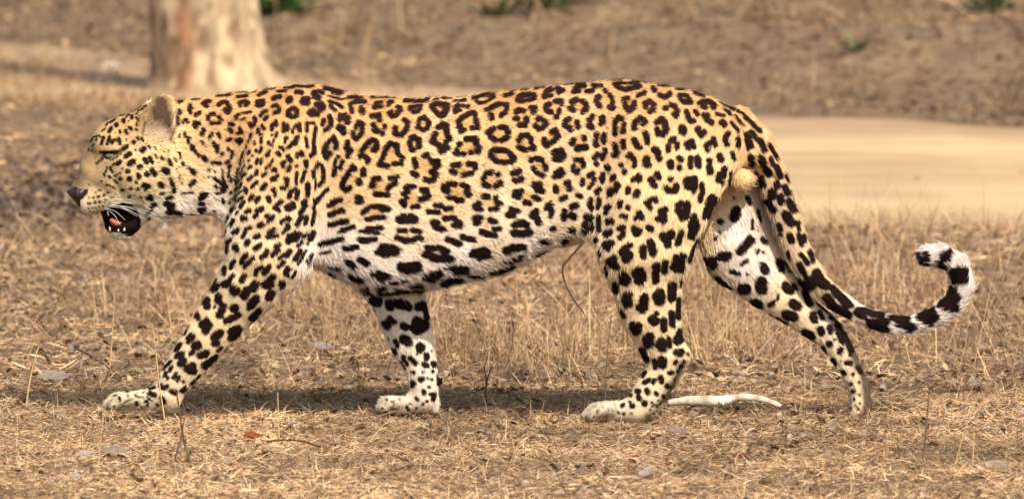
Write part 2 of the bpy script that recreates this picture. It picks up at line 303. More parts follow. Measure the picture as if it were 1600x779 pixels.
28 1080 420 1110 420;30 1110 460 1150 490;16 1200 405 1280 425;32 1260 490 1280 510;18 1390 420 1470 520;18 1350 490 1420 570;18 1500 450 1590 530
32 70 450 75 490;24 190 500 225 440 260 460;24 190 510 190 610;26 280 510 265 590;f24 235 520;28 380 550 385 500 430 450 480 470 490 490;24 470 510;f14 425 495
32 610 490 650 460 690 500 700 560 670 610 620 600;26 610 560;f26 650 535;40 860 550 865 580;30 1010 570 1050 620;32 1020 560;30 1080 590
26 10 610;26 80 620 80 690;24 15 720;f24 40 650;24 270 680 270 740;26 190 710 190 750;f18 225 720;32 380 670 390 690;28 490 600 510 640 510 690;26 400 720 440 740;f26 450 670
30 750 670 770 660;28 720 730 720 770;28 810 710 805 740;f16 765 710;34 910 710 950 690;30 920 740;30 970 730;34 590 770
26 1170 650 1185 720;28 1100 720 1130 700;26 1110 760;f18 1125 690;26 1320 600 1290 640 1290 700 1310 710;24 1420 650 1420 720;20 1500 600 1520 750;18 1530 620 1570 730;18 1560 580 1590 620;22 90 770
@930 230 6.384
24 90 30 70 120;28 180 80 210 60;20 200 90;26 10 90;24 15 175;30 110 200 120 220;30 320 90 340 80;26 370 110 390 150;28 380 190;28 250 180;30 285 250;f26 330 150
34 510 120 500 170;26 530 180;28 580 20 610 30;30 620 60 630 120;f20 560 110;36 740 160 745 190;28 830 110 850 130;30 830 210;f16 810 160;28 945 110 940 200;30 1010 110 1020 190
30 1130 140;34 1130 200 1140 250;34 1235 90 1245 120;22 1360 60 1380 120;28 1280 210 1270 290;30 1230 270 1220 330;24 1260 350;16 1345 250 1330 370;28 1555 100 1555 160
24 70 270 65 340;26 180 290 165 320;28 210 370 220 390 190 440;30 140 430 140 470;f22 165 400;30 430 290 430 330;24 370 330 400 310;28 320 420 320 450;34 410 450 400 480;f24 360 390
32 610 270 625 300;34 550 330 570 370;28 590 390;28 745 320;32 700 410 720 430 790 430 800 390;f28 745 375;32 910 330 980 320 980 400 910 400 900 340;26 970 440;f16 945 370
26 1055 370 1060 450;26 1045 480 1040 530;34 1160 500 1180 530;36 1160 560 1110 640;28 1100 670;24 30 430 20 450;24 35 520 20 600;30 110 610 130 590;24 100 650;24 250 540 235 590;28 320 600;26 260 680 300 690
24 520 580 540 520 590 510 600 540;26 500 550 540 600;30 430 660 440 690;28 400 700 460 700;28 640 630;40 660 640 670 720;30 620 710;30 690 620;34 820 580 850 560;34 820 620 860 700;28 900 580 900 640;f18 850 630
26 970 690 960 740;28 1000 740;22 30 690 40 740;28 120 730 160 730;44 1390 670 1420 640;26 1250 735;16 1540 490 1550 560;14 1390 500
@930 345 7.95
26 35 30 40 110;44 160 10 190 5;44 130 160 165 140;52 130 300 160 300;46 190 270 150 320;34 290 90 340 90;34 300 200 340 170;20 5 210 5 260;18 45 370 60 430;20 120 560 140 660
50 490 110 510 140;40 480 90 490 150;34 540 120;40 655 80 680 100;46 330 380 360 340;40 420 300;56 380 460 410 430;50 360 400;44 580 330 585 420;44 670 260 690 290;46 710 360 700 390;40 680 330
56 200 490 220 530;40 160 490 230 450;46 250 560;60 340 680 370 730;62 530 620 550 640;62 530 700 560 710;56 500 650 570 690;44 740 550 740 700;40 760 540;40 860 510 850 620;30 850 560 820 600
56 840 190 880 240;50 930 150 920 180;50 890 290;36 1060 140 1010 280;22 1060 130;66 1210 40 1220 60;46 1190 130 1190 190;26 1270 230 1160 490;40 990 450 1080 430;56 990 500 1050 500;56 980 570 1050 580;50 1020 540;30 1250 780 1200 780
34 940 780;34 240 780;16 1195 530 1230 580;46 1390 490 1480 540;40 1370 490;50 1560 440;20 1330 570 1400 600;30 1510 720 1590 770;26 1500 210;16 1560 140;36 1560 10
@930 435 7.95
40 245 70 255 150;52 350 20 370 30;60 530 0 550 10;56 390 210 400 300;40 420 190;50 370 260;54 600 230 590 340;44 540 350 610 350;46 580 380;60 760 210 790 270;54 800 170 800 270;54 945 90 940 230;40 970 80;20 1060 20 1055 90
40 1040 260 1030 470;26 1045 240;24 320 390 350 470;56 470 580 510 640;46 460 580 530 580;54 700 500 730 520;34 750 430;40 840 510 845 620;40 940 420 950 560;24 970 590;54 670 710 650 790;44 800 780;26 900 720 920 780;46 1040 690 1020 770;30 1045 640;40 740 20
@900 525 5.37
44 600 20 605 50;40 700 60 725 70;38 710 40 720 90;22 775 20 785 70;40 850 20 860 25;30 840 130 880 130;26 550 110 590 190;18 650 190 665 260;38 715 195 720 230;18 825 215 835 205;18 780 300 805 295;14 580 290 560 330
18 570 385 610 355;18 645 375 655 360;24 705 340 715 370;20 760 410 775 405;22 515 455 525 455;14 460 490;24 595 450 600 460;18 665 465 672 475;16 730 495;22 525 505 530 515;14 452 545;16 380 580 395 570;18 460 580 480 575;24 573 555
12 355 635;14 395 640 400 642;8 465 640;8 175 620;8 150 670;12 705 555 720 550;9 635 545;9 640 580;9 670 575;9 620 610;14 850 280;18 880 245 870 250;14 905 200;10 825 350;14 935 140;8 690 530;8 650 560
@1100 150 3.895
12 110 40 180 80;8 200 90 240 110;14 250 130 340 215;12 280 215 330 280;18 340 270 365 330;12 400 300 450 380;12 245 230 285 310;10 250 260 262 310;18 280 370 290 410;24 345 385 355 410;22 375 450 395 470;16 405 380 412 410
18 440 430 465 490;20 345 500 355 540;12 315 470;22 440 535 445 550;22 410 580 420 610;22 465 610 470 640;20 385 635 425 690;20 490 550 510 590;22 520 640 545 690;8 540 570 580 700;10 500 480 520 520;26 500 720 530 770;20 570 770
@1070 300 5.192
24 130 20 115 60;52 215 60 200 90;46 180 150 170 190;40 12 100 0 190;30 70 190 60 210;46 70 260 55 320;34 40 350;22 100 390 30 550;50 420 150 405 200;32 290 235;14 290 320;20 255 365;14 555 220 552 300;34 530 370 470 450;40 540 390 450 480
40 290 520 350 510;30 330 540;40 180 560 230 550;40 240 590;10 140 600 200 640;14 60 580 90 610;20 465 580 510 550;18 590 490 600 470;18 640 485;20 380 640 440 660;14 512 660;40 640 600 660 640;30 640 380 660 400;8 598 310
22 510 40 535 90;14 400 40;14 600 140 620 230;40 620 720 640 770;20 260 700 360 770;44 480 770;36 770 560 790 620;18 820 560 870 650;40 820 750;20 890 750 910 770;26 690 20 715 50;28 780 30 785 70;22 680 80 720 140
26 765 260 775 300;18 775 340;30 840 190 870 250;34 850 350 870 390;20 915 250 930 300;26 925 340 950 420;22 970 350 975 400;16 835 480 850 530;24 940 500 1000 570;24 980 560;30 930 580 970 660;36 1000 700 1030 740;24 1020 470 1045 560
46 1070 650 1120 740;30 1070 680 1140 720;20 930 710 970 770;30 860 80 885 150;20 1190 760
@1120 430 5.992
30 10 30 120 130;50 250 120 275 125;50 420 60 420 110;46 430 130;44 360 260 390 280;30 400 310;22 500 280 540 250;12 575 220 580 180;44 720 260 760 285;44 660 365 720 380;34 740 390;40 650 100 680 130;30 700 150
18 725 75 750 120;16 560 400 660 455;14 510 370;6 838 415;36 830 530 890 560;24 840 520 910 580;36 905 370 925 410;22 970 340 1000 400;34 975 500 990 530;28 1065 480 1075 520;26 1060 640 1070 635;14 1112 598;24 1170 690 1160 715
18 1000 680 1015 730;30 830 150 880 270;30 830 60 840 140;24 1080 390;34 1140 460 1160 540;40 1180 560 1190 600;30 1250 630 1270 700;40 860 50 890 90;46 920 20 1020 90;40 1030 200 1090 280;40 1130 310 1230 370;40 1190 350
40 1110 150 1230 270;26 1090 110;30 1190 210 1260 280;40 1320 340 1370 370;30 1350 320 1550 380;40 1440 440 1550 460;30 1500 490 1558 520;16 1320 470 1360 500;20 960 260 1050 330;12 925 640
@1240 530 5.994
26 340 35 345 50;22 285 80 300 130;26 450 90 440 120;24 380 190 400 230;8 450 200;26 515 215 535 220;22 475 305 485 315;16 570 322;12 420 320 440 350;18 548 412;22 570 485;12 625 515;12 580 560;10 625 595;8 592 618
20 535 640;16 620 715;14 535 145;20 610 260 640 310;14 625 400;8 520 520;8 490 420 500 450;14 610 650
@1260 370 4.87
16 20 110 50 180;24 10 200;34 70 270 130 350;26 110 290;28 20 330 40 360;20 5 430 30 510;30 150 450 200 520;26 220 540 300 580;30 220 410 300 500;24 200 390;30 290 500 330 520;30 390 570 430 580;26 410 550 560 600;30 480 640 600 690;30 500 670 610 640;20 590 720
26 640 610 770 620;36 690 650 800 680;30 770 700;26 720 620;34 860 610 960 560;40 890 630 970 610;36 930 650 960 580;50 1050 480 1130 470;50 1060 530 1120 540;36 1120 420;30 1020 520;44 1130 270 1200 270;44 1150 340 1200 340;40 1200 290;36 1140 310
30 1050 150 1110 120;30 1040 200 1090 160;26 1010 240 1060 240;26 930 130 940 220;20 870 120 900 190;20 920 230 1000 240;20 860 110;24 1100 390
@200 440 5.714
30 770 60 790 20;20 800 60 820 20;30 870 20 910 10;44 960 70 970 75;38 1050 120 1080 70;40 1130 50 1150 20;40 1240 20 1280 10;34 1390 20;38 1270 130 1290 100;38 1110 200 1150 150;30 1160 130;20 1090 230;34 820 130 815 160;14 785 220
34 710 160 715 210;16 680 160 670 180;34 860 210 850 250;34 830 290;36 950 230 970 230;30 920 330 1000 290;30 890 340;26 1110 320 1180 250;8 1110 380 1170 300;20 625 275 640 325;16 610 300;30 670 380 710 340;34 700 430 735 380
14 540 380 510 460;34 560 500 580 480;20 545 530;36 780 490 830 450;34 790 540 800 540;34 930 440 1000 410;30 930 490 980 460;14 810 610 845 580;20 835 590;40 610 570 630 560;24 575 630 590 620;30 650 650 710 620;14 880 620 1000 510
20 430 600 445 540;16 450 590 480 550;28 470 640 490 630;26 490 730 510 690;30 690 740 790 670;12 370 730 390 700;12 320 770 350 730;34 540 770 580 740;10 730 770 770 735;16 380 770
@140 550 7.79
40 1080 40 1110 50;34 1110 130 1160 80;30 1170 90;24 1240 10;36 1350 30 1420 20;30 1390 140 1540 60;14 1460 190 1520 150;14 990 90 950 150;10 930 150 895 200;44 1200 190 1260 150;44 1240 210 1280 210;24 920 270 940 230;20 990 210 1010 170;24 960 300
26 1030 300 1060 250;24 1080 330 1100 290;20 1150 340;12 850 290 860 280;18 800 330;10 850 340;18 1250 370 1350 270;18 735 435 800 415;30 870 390 880 410;28 910 420 950 405;30 740 490 800 505;34 890 550 910 590;34 1010 460 1050 480;26 1130 460 1170 420
8 670 430;10 660 480;16 570 515;16 375 540 388 570;8 300 512 340 508;14 480 520;6 410 640 450 590 520 560;20 580 600 590 620;22 700 590 715 620;12 720 545 760 575;8 600 530 660 540;14 820 615 845 635;12 632 655;12 315 650;22 240 690;10 440 460 480 465
@560 440 6.493
14 10 50 60 50;20 180 70 250 50;14 300 5 380 0;20 510 35 620 30;18 380 90 640 90;24 60 110 180 120;16 180 110 380 100;50 150 190 190 200;44 310 210 320 250;44 370 220 480 240;36 430 200 510 260;46 610 250 650 240;30 680 280 695 360
30 310 370 360 405;36 270 420 290 450;20 240 410;36 450 440 480 460;70 600 460 640 440;50 590 400 600 400;26 540 460;46 460 580 500 610;30 440 570;22 365 590 400 650;20 350 680 365 720;44 620 655 630 660;28 690 740 690 770;10 740 700;10 595 730;16 520 760;24 450 760
10 160 290;10 300 570
@570 540 6.493
40 555 10 560 30;26 620 90 630 110;14 300 30 310 70;20 330 5;20 390 130 425 180;26 460 120 510 170;30 595 185 625 195;24 690 170 700 195;8 355 150 410 230;18 475 268 495 270;14 583 263;18 685 255;28 560 335 580 335;14 630 325;18 675 340;26 480 370 480 400;16 510 380
26 755 330 755 380;20 740 300;16 650 415;22 595 460 600 480;16 660 485;24 700 490 690 540;18 520 530 530 540;16 630 560;16 590 590;16 425 620 440 645;12 525 630;8 400 500;8 350 540;12 222 542;10 272 562;10 460 585;6 310 640;10 420 600;12 180 630;12 210 670
"""  # mostly spots; a few strokes paint fold shade and the belly's contact shadow
# ------------------------------------------------------------------ ground
ROAD_NEAR = [(-900, 170), (-300, 164), (0, 160), (230, 163), (430, 205), (700, 262), (900, 300), (1100, 338), (1250, 352), (1600, 364), (2000, 369), (2600, 368)]
ROAD_FAR = [(-900, 60), (-300, 66), (0, 74), (230, 92), (430, 118), (700, 140), (900, 155), (1190, 182), (1400, 190), (1600, 200), (2000, 206), (2600, 210)]
RN = np.array([on_ground(*p)[:2] for p in ROAD_NEAR]); RF = np.array([on_ground(*p)[:2] for p in ROAD_FAR])
RN = spline(RN, 60); RF = spline(RF, 60)
def road_edges(x):
    i, j = np.argsort(RN[:, 0]), np.argsort(RF[:, 0])
    n = np.interp(x, RN[i, 0], RN[i, 1]); f = np.interp(x, RF[j, 0], RF[j, 1])
    wob = .5 * (fbm(x * 2.2, x * 0 + 3, 31) - .5)
    return n + wob, f + .5 * (fbm(x * 1.7, x * 0 + 8, 33) - .5)
def on_road(x, y, pad=0.0):
    n, f = road_edges(x)
    return (y > n + pad) & (y < f - pad)
MOUNDS = [(-1.55, 8.3, .75, .5, .10), (-1.75, 10.6, .7, .4, .08), (-.2, 21, 3, 1.5, .3), (2.4, 13.2, 1.6, .8, .16), (1.2, 18, 2.0, 1.4, .28), (-2.4, 19, 1.8, 1.2, .3), (3.2, 22, 2, 1.5, .35)]
def height(x, y):
    x = np.asarray(x, float); y = np.asarray(y, float)
    z = .016 * (fbm(x * 2.3, y * 2.3, 41) - .5) * np.clip((np.abs(y) - .15) / .5, .15, 1)
    z = z - .009 * np.clip((.9 - np.abs(y + .05)) / .4, 0, 1) - .008 * np.exp(-((x - .19) / .16) ** 2 - ((y + .07) / .10) ** 2)
    far = np.clip((y - 1.0) / 6, 0, 1)
    z = z + far * .05 * (fbm(x * .9 + 5, y * .9, 44) - .5)
    n, f = road_edges(x)
    bank = np.clip((y - f) / 1.2, 0, 1)
    z = z + bank * (.06 + .55 * (fbm(x * .8, y * .5, 47, 5) - .38))
    for mx, my, sx, sy, h in MOUNDS:
        z = z + h * np.exp(-((x - mx) / sx) ** 2 - ((y - my) / sy) ** 2)
    r = np.clip(np.minimum(y - n, f - y) / .35, 0, 1)
    return z * (1 - r) + r * (-.02 + .012 * (fbm(x * 1.5, y * 1.5, 49) - .5))

M_soil = mat('dry_soil', lin((136, 112, 86)), .95, .1, col2=tuple(lin((106, 86, 66))), scale=9, bump=.6)
def terrain():
    ys = np.concatenate([np.linspace(-30, -4, 14)[:-1], np.linspace(-4, 8, 130)[:-1], np.linspace(8, 20, 170)[:-1], np.linspace(20, 45, 120)[:-1], np.geomspace(45, 1500, 24)])
    xs = np.concatenate([-np.geomspace(900, 5, 16)[:-1], np.linspace(-5, 5, 170), np.geomspace(5, 900, 16)[1:]])
    X, Y = np.meshgrid(xs, ys)
    Z = height(X, Y) * np.clip((60 - Y) / 20, 0, 1)
    V = np.stack([X, Y, Z], -1).reshape(-1, 3); nx = len(xs)
    i = np.arange(len(ys) - 1)[:, None] * nx; j = np.arange(nx - 1)[None]
    F = np.stack([i + j, i + j + 1, i + nx + j + 1, i + nx + j], -1).reshape(-1, 4)
    return mesh_np('ground', V, F, True)
link('ground', terrain(), M_soil, kind='structure')
M_sand = mat('sandy_track', rough=.95, spec=.1, attr='soil', var=.18, scale=2.2, bump=.3)
def road():
    xs = np.linspace(-3.2, 3.4, 240)
    n, f = road_edges(xs); k = 26
    s = np.linspace(0, 1, k)[None]
    Y = n[:, None] * (1 - s) + f[:, None] * s; X = np.broadcast_to(xs[:, None], Y.shape)
    Z = height(X, Y) + .018
    Z[:, 0] -= .05; Z[:, -1] -= .05
    V = np.stack([X, Y, Z], -1).reshape(-1, 3)
    i = np.arange(len(xs) - 1)[:, None] * k; j = np.arange(k - 1)[None]
    F = np.stack([i + j, i + k + j, i + k + j + 1, i + j + 1], -1).reshape(-1, 4)
    me = mesh_np('dirt_road', V, F, True)
    w = np.clip((-V[:, 0] - .1) / .9 + .6 * (fbm(V[:, 0] * 1.5, V[:, 1], 55) - .5), 0, 1)[:, None]
    f = np.clip((fbm(V[:, 0] * 1.1, V[:, 1] * 1.6, 56) - .5) * 3 + .5, 0, 1)[:, None]; e = np.abs(np.tile(s[0], len(xs)) - .5)[:, None] * 2
    sand = lin((214, 179, 134)) * (1 - f) + f * lin((190, 158, 118)); dull = lin((188, 158, 120)) * (1 - f) + f * lin((160, 134, 104))
    c = sand * (1 - w) + w * dull; g_ = np.clip((e - .66) / .30 + .9 * (fbm(V[:, 0] * 4, V[:, 1] * 4, 57)[:, None] - .5), 0, 1) * .6
    colour(me, 'soil', c * (1 - g_) + g_ * lin((140, 112, 86)))
    return me
link('dirt_road', road(), M_sand, kind='structure')

# ------------------------------------------------------------------ dry grass and litter, far too many blades to count
def blades(x, y, L, W, tilt, col, curl=.35, z0=0.0, kink=0.25):
    n = len(x)
    hd = RNG.uniform(0, 2 * np.pi, n); z = height(x, y) + z0
    K = 4; s = np.linspace(0, 1, K)
    el = tilt[:, None] - curl * RNG.normal(.6, .7, n)[:, None] * s[None] * 1.2
    hh = hd[:, None] + RNG.normal(0, kink, n)[:, None] * s[None] * 2
    st = L[:, None] / (K - 1)
    dx, dy, dz = np.cos(el) * np.cos(hh) * st, np.cos(el) * np.sin(hh) * st, np.sin(el) * st
    px = x[:, None] + np.concatenate([np.zeros((n, 1)), np.cumsum(dx[:, :-1], 1)], 1)
    py = y[:, None] + np.concatenate([np.zeros((n, 1)), np.cumsum(dy[:, :-1], 1)], 1)
    pz = z[:, None] + np.concatenate([np.zeros((n, 1)), np.cumsum(dz[:, :-1], 1)], 1)
    pz = np.maximum(pz, z[:, None] + .001)
    ro = RNG.uniform(0, np.pi, n)[:, None]
    sx, sy, sz = -np.sin(hh) * np.cos(ro), np.cos(hh) * np.cos(ro), np.sin(ro) + 0 * hh
    w = W[:, None] * np.array((.9, 1, .8, .15))[None] / 2
    Pm = np.stack([px, py, pz], -1); S = np.stack([sx, sy, sz], -1) * w[..., None]
    V = np.stack([Pm - S, Pm + S], 2)                              # n,K,2,3
    idx = np.arange(n)[:, None] * (2 * K) + np.arange(K - 1)[None] * 2
    F = np.stack([idx, idx + 1, idx + 3, idx + 2], -1).reshape(-1, 4)
    return V.reshape(-1, 3), F, np.repeat(col, 2 * K, 0)
def flakes(x, y, S, col, z0=.004, tilt=.45):
    """small curled dead leaves"""
    n = len(x); z = height(x, y) + z0
    a = RNG.uniform(0, 2 * np.pi, n); e1 = np.stack([np.cos(a), np.sin(a), RNG.normal(0, tilt, n)], -1)
    e2 = np.stack([-np.sin(a), np.cos(a), RNG.normal(0, tilt, n)], -1); e3 = np.cross(e1, e2)
    asp = RNG.uniform(.4, .8, n); cu = RNG.normal(.15, .25, n)
    base = np.array([(-1, 0), (-.35, .8), (.4, .75), (1, 0), (.4, -.75), (-.35, -.8), (-.3, 0), (.4, 0)])
    P = np.stack([x, y, z + S * .35], -1)[:, None]
    lx, ly = base[:, 0][None], base[:, 1][None] * asp[:, None]
    lz = cu[:, None] * (np.abs(ly) * 1.2 + lx * lx * .4) + RNG.normal(0, .06, (n, 8))
    V = P + S[:, None, None] * (lx[..., None] * e1[:, None] + ly[..., None] * e2[:, None] + lz[..., None] * e3[:, None])
    o = np.arange(n)[:, None] * 8
    q = np.array([(6, 7, 2, 1), (6, 5, 4, 7)])[None] + o[:, :, None] * 1
    t = np.array([(0, 6, 1), (0, 5, 6), (7, 3, 2), (7, 4, 3)])[None] + o[:, :, None]
    return V.reshape(-1, 3), [q.reshape(-1, 4), t.reshape(-1, 3)], np.repeat(col, 8, 0)
def palette(n, cols, wts, jit=.15):
    c = np.array([lin(c) for c in cols]); k = RNG.choice(len(cols), n, p=np.array(wts) / sum(wts))
    return c[k] * RNG.uniform(1 - jit, 1 + jit, n)[:, None]
STRAW = [(191, 157, 116), (173, 140, 99), (201, 174, 133), (148, 113, 81), (109, 81, 61), (168, 143, 117), (137, 101, 73)]
GREYS = [(141, 128, 110), (121, 102, 83), (96, 78, 62), (157, 137, 103), (77, 60, 48)]
BROWN = [(158, 125, 90), (140, 110, 78), (173, 141, 101), (125, 99, 72), (169, 144, 109), (111, 89, 67)]
M_blade = mat('dry_grass', rough=.8, spec=.2, attr='tint')
M_leaf = mat('leaf_litter', rough=.85, spec=.15, attr='tint')
def area(n, x0, x1, y0, y1, dens=None):
    x = RNG.uniform(x0, x1, n); y = RNG.uniform(y0, y1, n)
    k = ~on_road(x, y, .05)
    if dens is not None: k &= RNG.random(n) < dens(x, y)
    return x[k], y[k]
def patch(x, y, c, seed=60, amt=.45, sc_=1.6):
    big = .66 + .80 * np.clip((fbm(x * .55 + 7, y * .22, 66, 3) - .5) * 2.2 + .5, 0, 1)
    c = c * np.where(y > 8, big, 1)[:, None]
    f = fbm(x * sc_, y * sc_ * .7, seed); f2 = fbm(x * 9, y * 6, seed + 5, 3)
    return c * np.maximum(1 + amt * 1.5 * (.5 * (f - .5) * 2 + .8 * (f2 - .5) * 2), .25)[:, None]
def mass(name, parts, m, label):
    V, F, Cc = [], {3: [], 4: []}, []; o = 0
    for v, f, c in parts:
        for a in (f if isinstance(f, list) else [f]): F[a.shape[1]].append(a + o)
        V.append(v); Cc.append(c); o += len(v)
    me = mesh_np(name, np.concatenate(V), [np.concatenate(F[k]) for k in (4, 3) if F[k]])
    colour(me, 'tint', np.concatenate(Cc)); link(name, me, m, kind='stuff', label=label)
# short trampled grass under and around the animal
def lying(n, x0, x1, y0, y1, l0, l1, w0, w1, up=.18, dens=None, cols=STRAW):
    x, y = area(n, x0, x1, y0, y1, dens); n = len(x)
    return blades(x, y, RNG.uniform(l0, l1, n) * RNG.uniform(.6, 1.2, n), RNG.uniform(w0, w1, n), np.abs(RNG.normal(0, up, n)) + .03, patch(x, y, palette(n, cols, (5, 5, 3, 3, 2, 2, 2)[:len(cols)], .28), amt=.62), z0=RNG.uniform(0, .010, n) + .045 * np.clip(fbm(x * 6, y * 5, 74, 3) - .5, 0, 1) * np.clip((np.abs(y) - .18) / .25, 0, 1))
def tuft(n, x0, x1, y0, y1, l0, l1, w0, w1, dens, up=(.7, 1.4), cols=STRAW):
    x, y = area(n, x0, x1, y0, y1, dens); n = len(x)
    return blades(x, y, RNG.uniform(l0, l1, n), RNG.uniform(w0, w1, n), RNG.uniform(up[0], up[1], n), patch(x, y, palette(n, cols, (3, 4, 2, 4, 5, 2, 3)[:len(cols)])), curl=.5)
clump = lambda x, y: np.clip((fbm(x * 2.5, y * 1.2, 71) - .42) * 4, 0.04, 1)
mass('dry_grass', [lying(210000, -1.9, 1.9, -2.6, .8, .006, .030, .0007, .0020, .35),
                   lying(12000, -1.9, 1.9, -2.6, .8, .03, .07, .0007, .0014, .5),
                   lying(150000, -2.4, 2.4, .8, 12, .012, .05, .0012, .0026, .4, lambda x, y: np.clip(1.15 - .16 * np.maximum(y - 3.5 + 3.5 * (fbm(x * 2, y * 1.2, 77) - .5), 0), .05, 1))], M_blade, 'short trampled straw coloured grass covering the ground')
behind = lambda x, y: clump(x, y) * np.clip((y - .25) / .8, 0, 1)
mass('standing_dry_grass', [tuft(12000, -2.3, 2.3, .3, 3.2, .04, .13, .0010, .0022, behind), tuft(9000, -2.5, 2.5, 2.2, 7, .05, .17, .0015, .003, clump),
                            tuft(5500, -.55, .62, 1.0, 3.6, .05, .19, .001, .0022, clump, (.8, 1.5), STRAW[1:5] + BROWN[:3]), tuft(2600, .75, 1.9, .8, 4.5, .08, .30, .001, .0022, clump, (.9, 1.5)), tuft(1500, -1.9, -1.15, .8, 4.5, .08, .26, .001, .0022, clump, (.9, 1.5)),
                            tuft(3600, -1.9, 1.9, -2.5, -.25, .02, .06, .0008, .0018, clump),
                            tuft(9000, -1.9, 1.9, -.28, .75, .015, .055, .0008, .0018, lambda x, y: np.clip((fbm(x * 5, y * 3, 72) - .35) * 4, .1, 1), (.4, 1.4))], M_blade, 'thin standing stems of dry grass behind the leopard')
def litter(n, x0, x1, y0, y1, s0, s1, cols, w, dens=None, z0=.004, amt=.4, tilt=.45):
    x, y = area(n, x0, x1, y0, y1, dens); n = len(x)
    return flakes(x, y, RNG.uniform(s0, s1, n), patch(x, y, palette(n, cols, w), 80, amt), z0, tilt)
mass('leaf_litter', [litter(9000, -1.9, 1.9, -2.6, 1.0, .004, .013, GREYS, (3, 3, 2, 3, 1)), litter(17000, -2.4, 2.4, .6, 7, .005, .014, GREYS + BROWN, (2,) * 11),
                     litter(150000, -4.2, 4.2, 7, 42, .007, .018, BROWN, (3, 3, 3, 2, 3, 1), None, .004, .4, .2)], M_leaf, 'brown and grey dead leaves littering the ground')
rx, ry = RNG.uniform(-3, 3, 9000), RNG.uniform(6, 17, 9000)
rk = on_road(rx, ry) & (RNG.random(9000) < np.clip(.03 + .9 * np.clip(-rx - .3, 0, 1) + .5 * (fbm(rx * 1.5, ry * 2, 97) - .6), .004, 1)); rx, ry = rx[rk], ry[rk]
gx, gy = RNG.uniform(-3, -.2, 22000), RNG.uniform(10, 17, 22000); gk = on_road(gx, gy) & (RNG.random(22000) < np.clip((fbm(gx * 1.6, gy * .9, 99) - .38) * 3, 0.02, 1)); gx, gy = gx[gk], gy[gk]; gn = len(gx)
mass('track_tufts', [blades(gx, gy, RNG.uniform(.03, .08, gn), RNG.uniform(.002, .005, gn), np.abs(RNG.normal(0, .5, gn)) + .05, palette(gn, BROWN + STRAW[:3], (2,) * 9), z0=.012)], M_blade, 'dry tufts of grass growing over the left end of the track')
ex_ = RNG.uniform(-2.6, 2.8, 2600); en = road_edges(ex_)[0]; ey_ = en + np.abs(RNG.normal(0, .22, 2600)) * RNG.choice([-.6, 1], 2600); eh = 2600
mass('verge_grass', [blades(ex_, ey_, RNG.uniform(.02, .09, eh), RNG.uniform(.0015, .004, eh), RNG.uniform(.3, 1.4, eh), palette(eh, STRAW, (3, 4, 2, 4, 3, 2, 3)), z0=.0)], M_blade, 'dry grass fringing the near edge of the sandy track')
tx, ty = RNG.uniform(-2.6, -1.15, 4000), RNG.uniform(11.2, 14.2, 4000); tk = RNG.random(4000) < np.clip((fbm(tx * 2.2, ty * 1.1, 101) - .40) * 4, .05, 1); tx, ty = tx[tk], ty[tk]; tn = len(tx)
mass('roadside_tufts', [blades(tx, ty, RNG.uniform(.04, .12, tn), RNG.uniform(.002, .004, tn), RNG.uniform(.5, 1.4, tn), palette(tn, STRAW[:4] + BROWN[:2], (2,) * 6), z0=.0)], M_blade, 'loose dry tufts left of the tree trunk')
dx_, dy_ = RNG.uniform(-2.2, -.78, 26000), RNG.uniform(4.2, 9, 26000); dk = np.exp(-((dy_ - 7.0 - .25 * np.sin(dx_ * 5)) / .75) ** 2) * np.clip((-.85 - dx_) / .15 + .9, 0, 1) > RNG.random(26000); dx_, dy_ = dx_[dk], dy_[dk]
mass('dark_leaf_band', [flakes(dx_, dy_, RNG.uniform(.008, .02, len(dx_)), palette(len(dx_), [(96, 80, 70), (84, 68, 58), (112, 96, 86), (74, 60, 52)], (2,) * 4), .008, .3)], M_leaf, 'band of dark grey brown dead leaves behind the muzzle')  # flakes in darker tones, thickest along one band
mass('track_litter', [flakes(rx, ry, RNG.uniform(.006, .02, len(rx)), palette(len(rx), BROWN + GREYS, (2,) * 11), .008)], M_leaf, 'sparse leaf crumbs scattered over the sandy track')
mass('dry_brush', [tuft(22000, -4.5, 4.5, 10, 42, .10, .32, .003, .007, lambda x, y: np.clip((fbm(x * 1.1, y * .7, 91) - .45) * 4, .05, 1) * (y > road_edges(x)[1]), (.5, 1.4), BROWN),
                   lying(60000, -4.5, 4.5, 7, 42, .03, .10, .002, .005, .35, None, BROWN + STRAW[:1])], M_blade, 'dry brown brush on the bank beyond the sandy track')
# ------------------------------------------------------------------ the leopard: one continuous body grown from an implicit field
STEP = 0.0036
GX = np.arange(-0.93, 0.96, STEP, dtype=np.float32)
GY = np.arange(-0.235, 0.235, STEP, dtype=np.float32)
GZ = np.arange(-0.035, 0.70, STEP, dtype=np.float32)
FLD = np.full((len(GX), len(GY), len(GZ)), 0.3, np.float32)
SEGS = []                                                        # (a, b, ra, rb, ys) for the lie of the fur

def sub(lo, hi):
    r = []
    for g, l, h in zip((GX, GY, GZ), lo, hi):
        r.append(slice(max(0, int(np.searchsorted(g, l)) - 1), int(np.searchsorted(g, h)) + 1))
    return tuple(r)

def seg_dist(px, py, pz, a, b, ra, rb, ys):
    bx, by, bz = b[0] - a[0], (b[1] - a[1]) / ys, b[2] - a[2]
    L = bx * bx + by * by + bz * bz + 1e-12
    qx, qy, qz = px - a[0], (py - a[1]) / ys, pz - a[2]
    t = np.clip((qx * bx + qy * by + qz * bz) / L, 0, 1)
    return np.sqrt((qx - t * bx) ** 2 + (qy - t * by) ** 2 + (qz - t * bz) ** 2) - (ra + (rb - ra) * t)

def blend(sl, d, k, carve=False):
    f = FLD[sl]
    if carve:
        d = -d
        h = np.clip(.5 - .5 * (f - d) / k, 0, 1); FLD[sl] = f * (1 - h) + d * h + k * h * (1 - h)
    else:
        h = np.clip(.5 + .5 * (f - d) / k, 0, 1); FLD[sl] = f * (1 - h) + d * h - k * h * (1 - h)

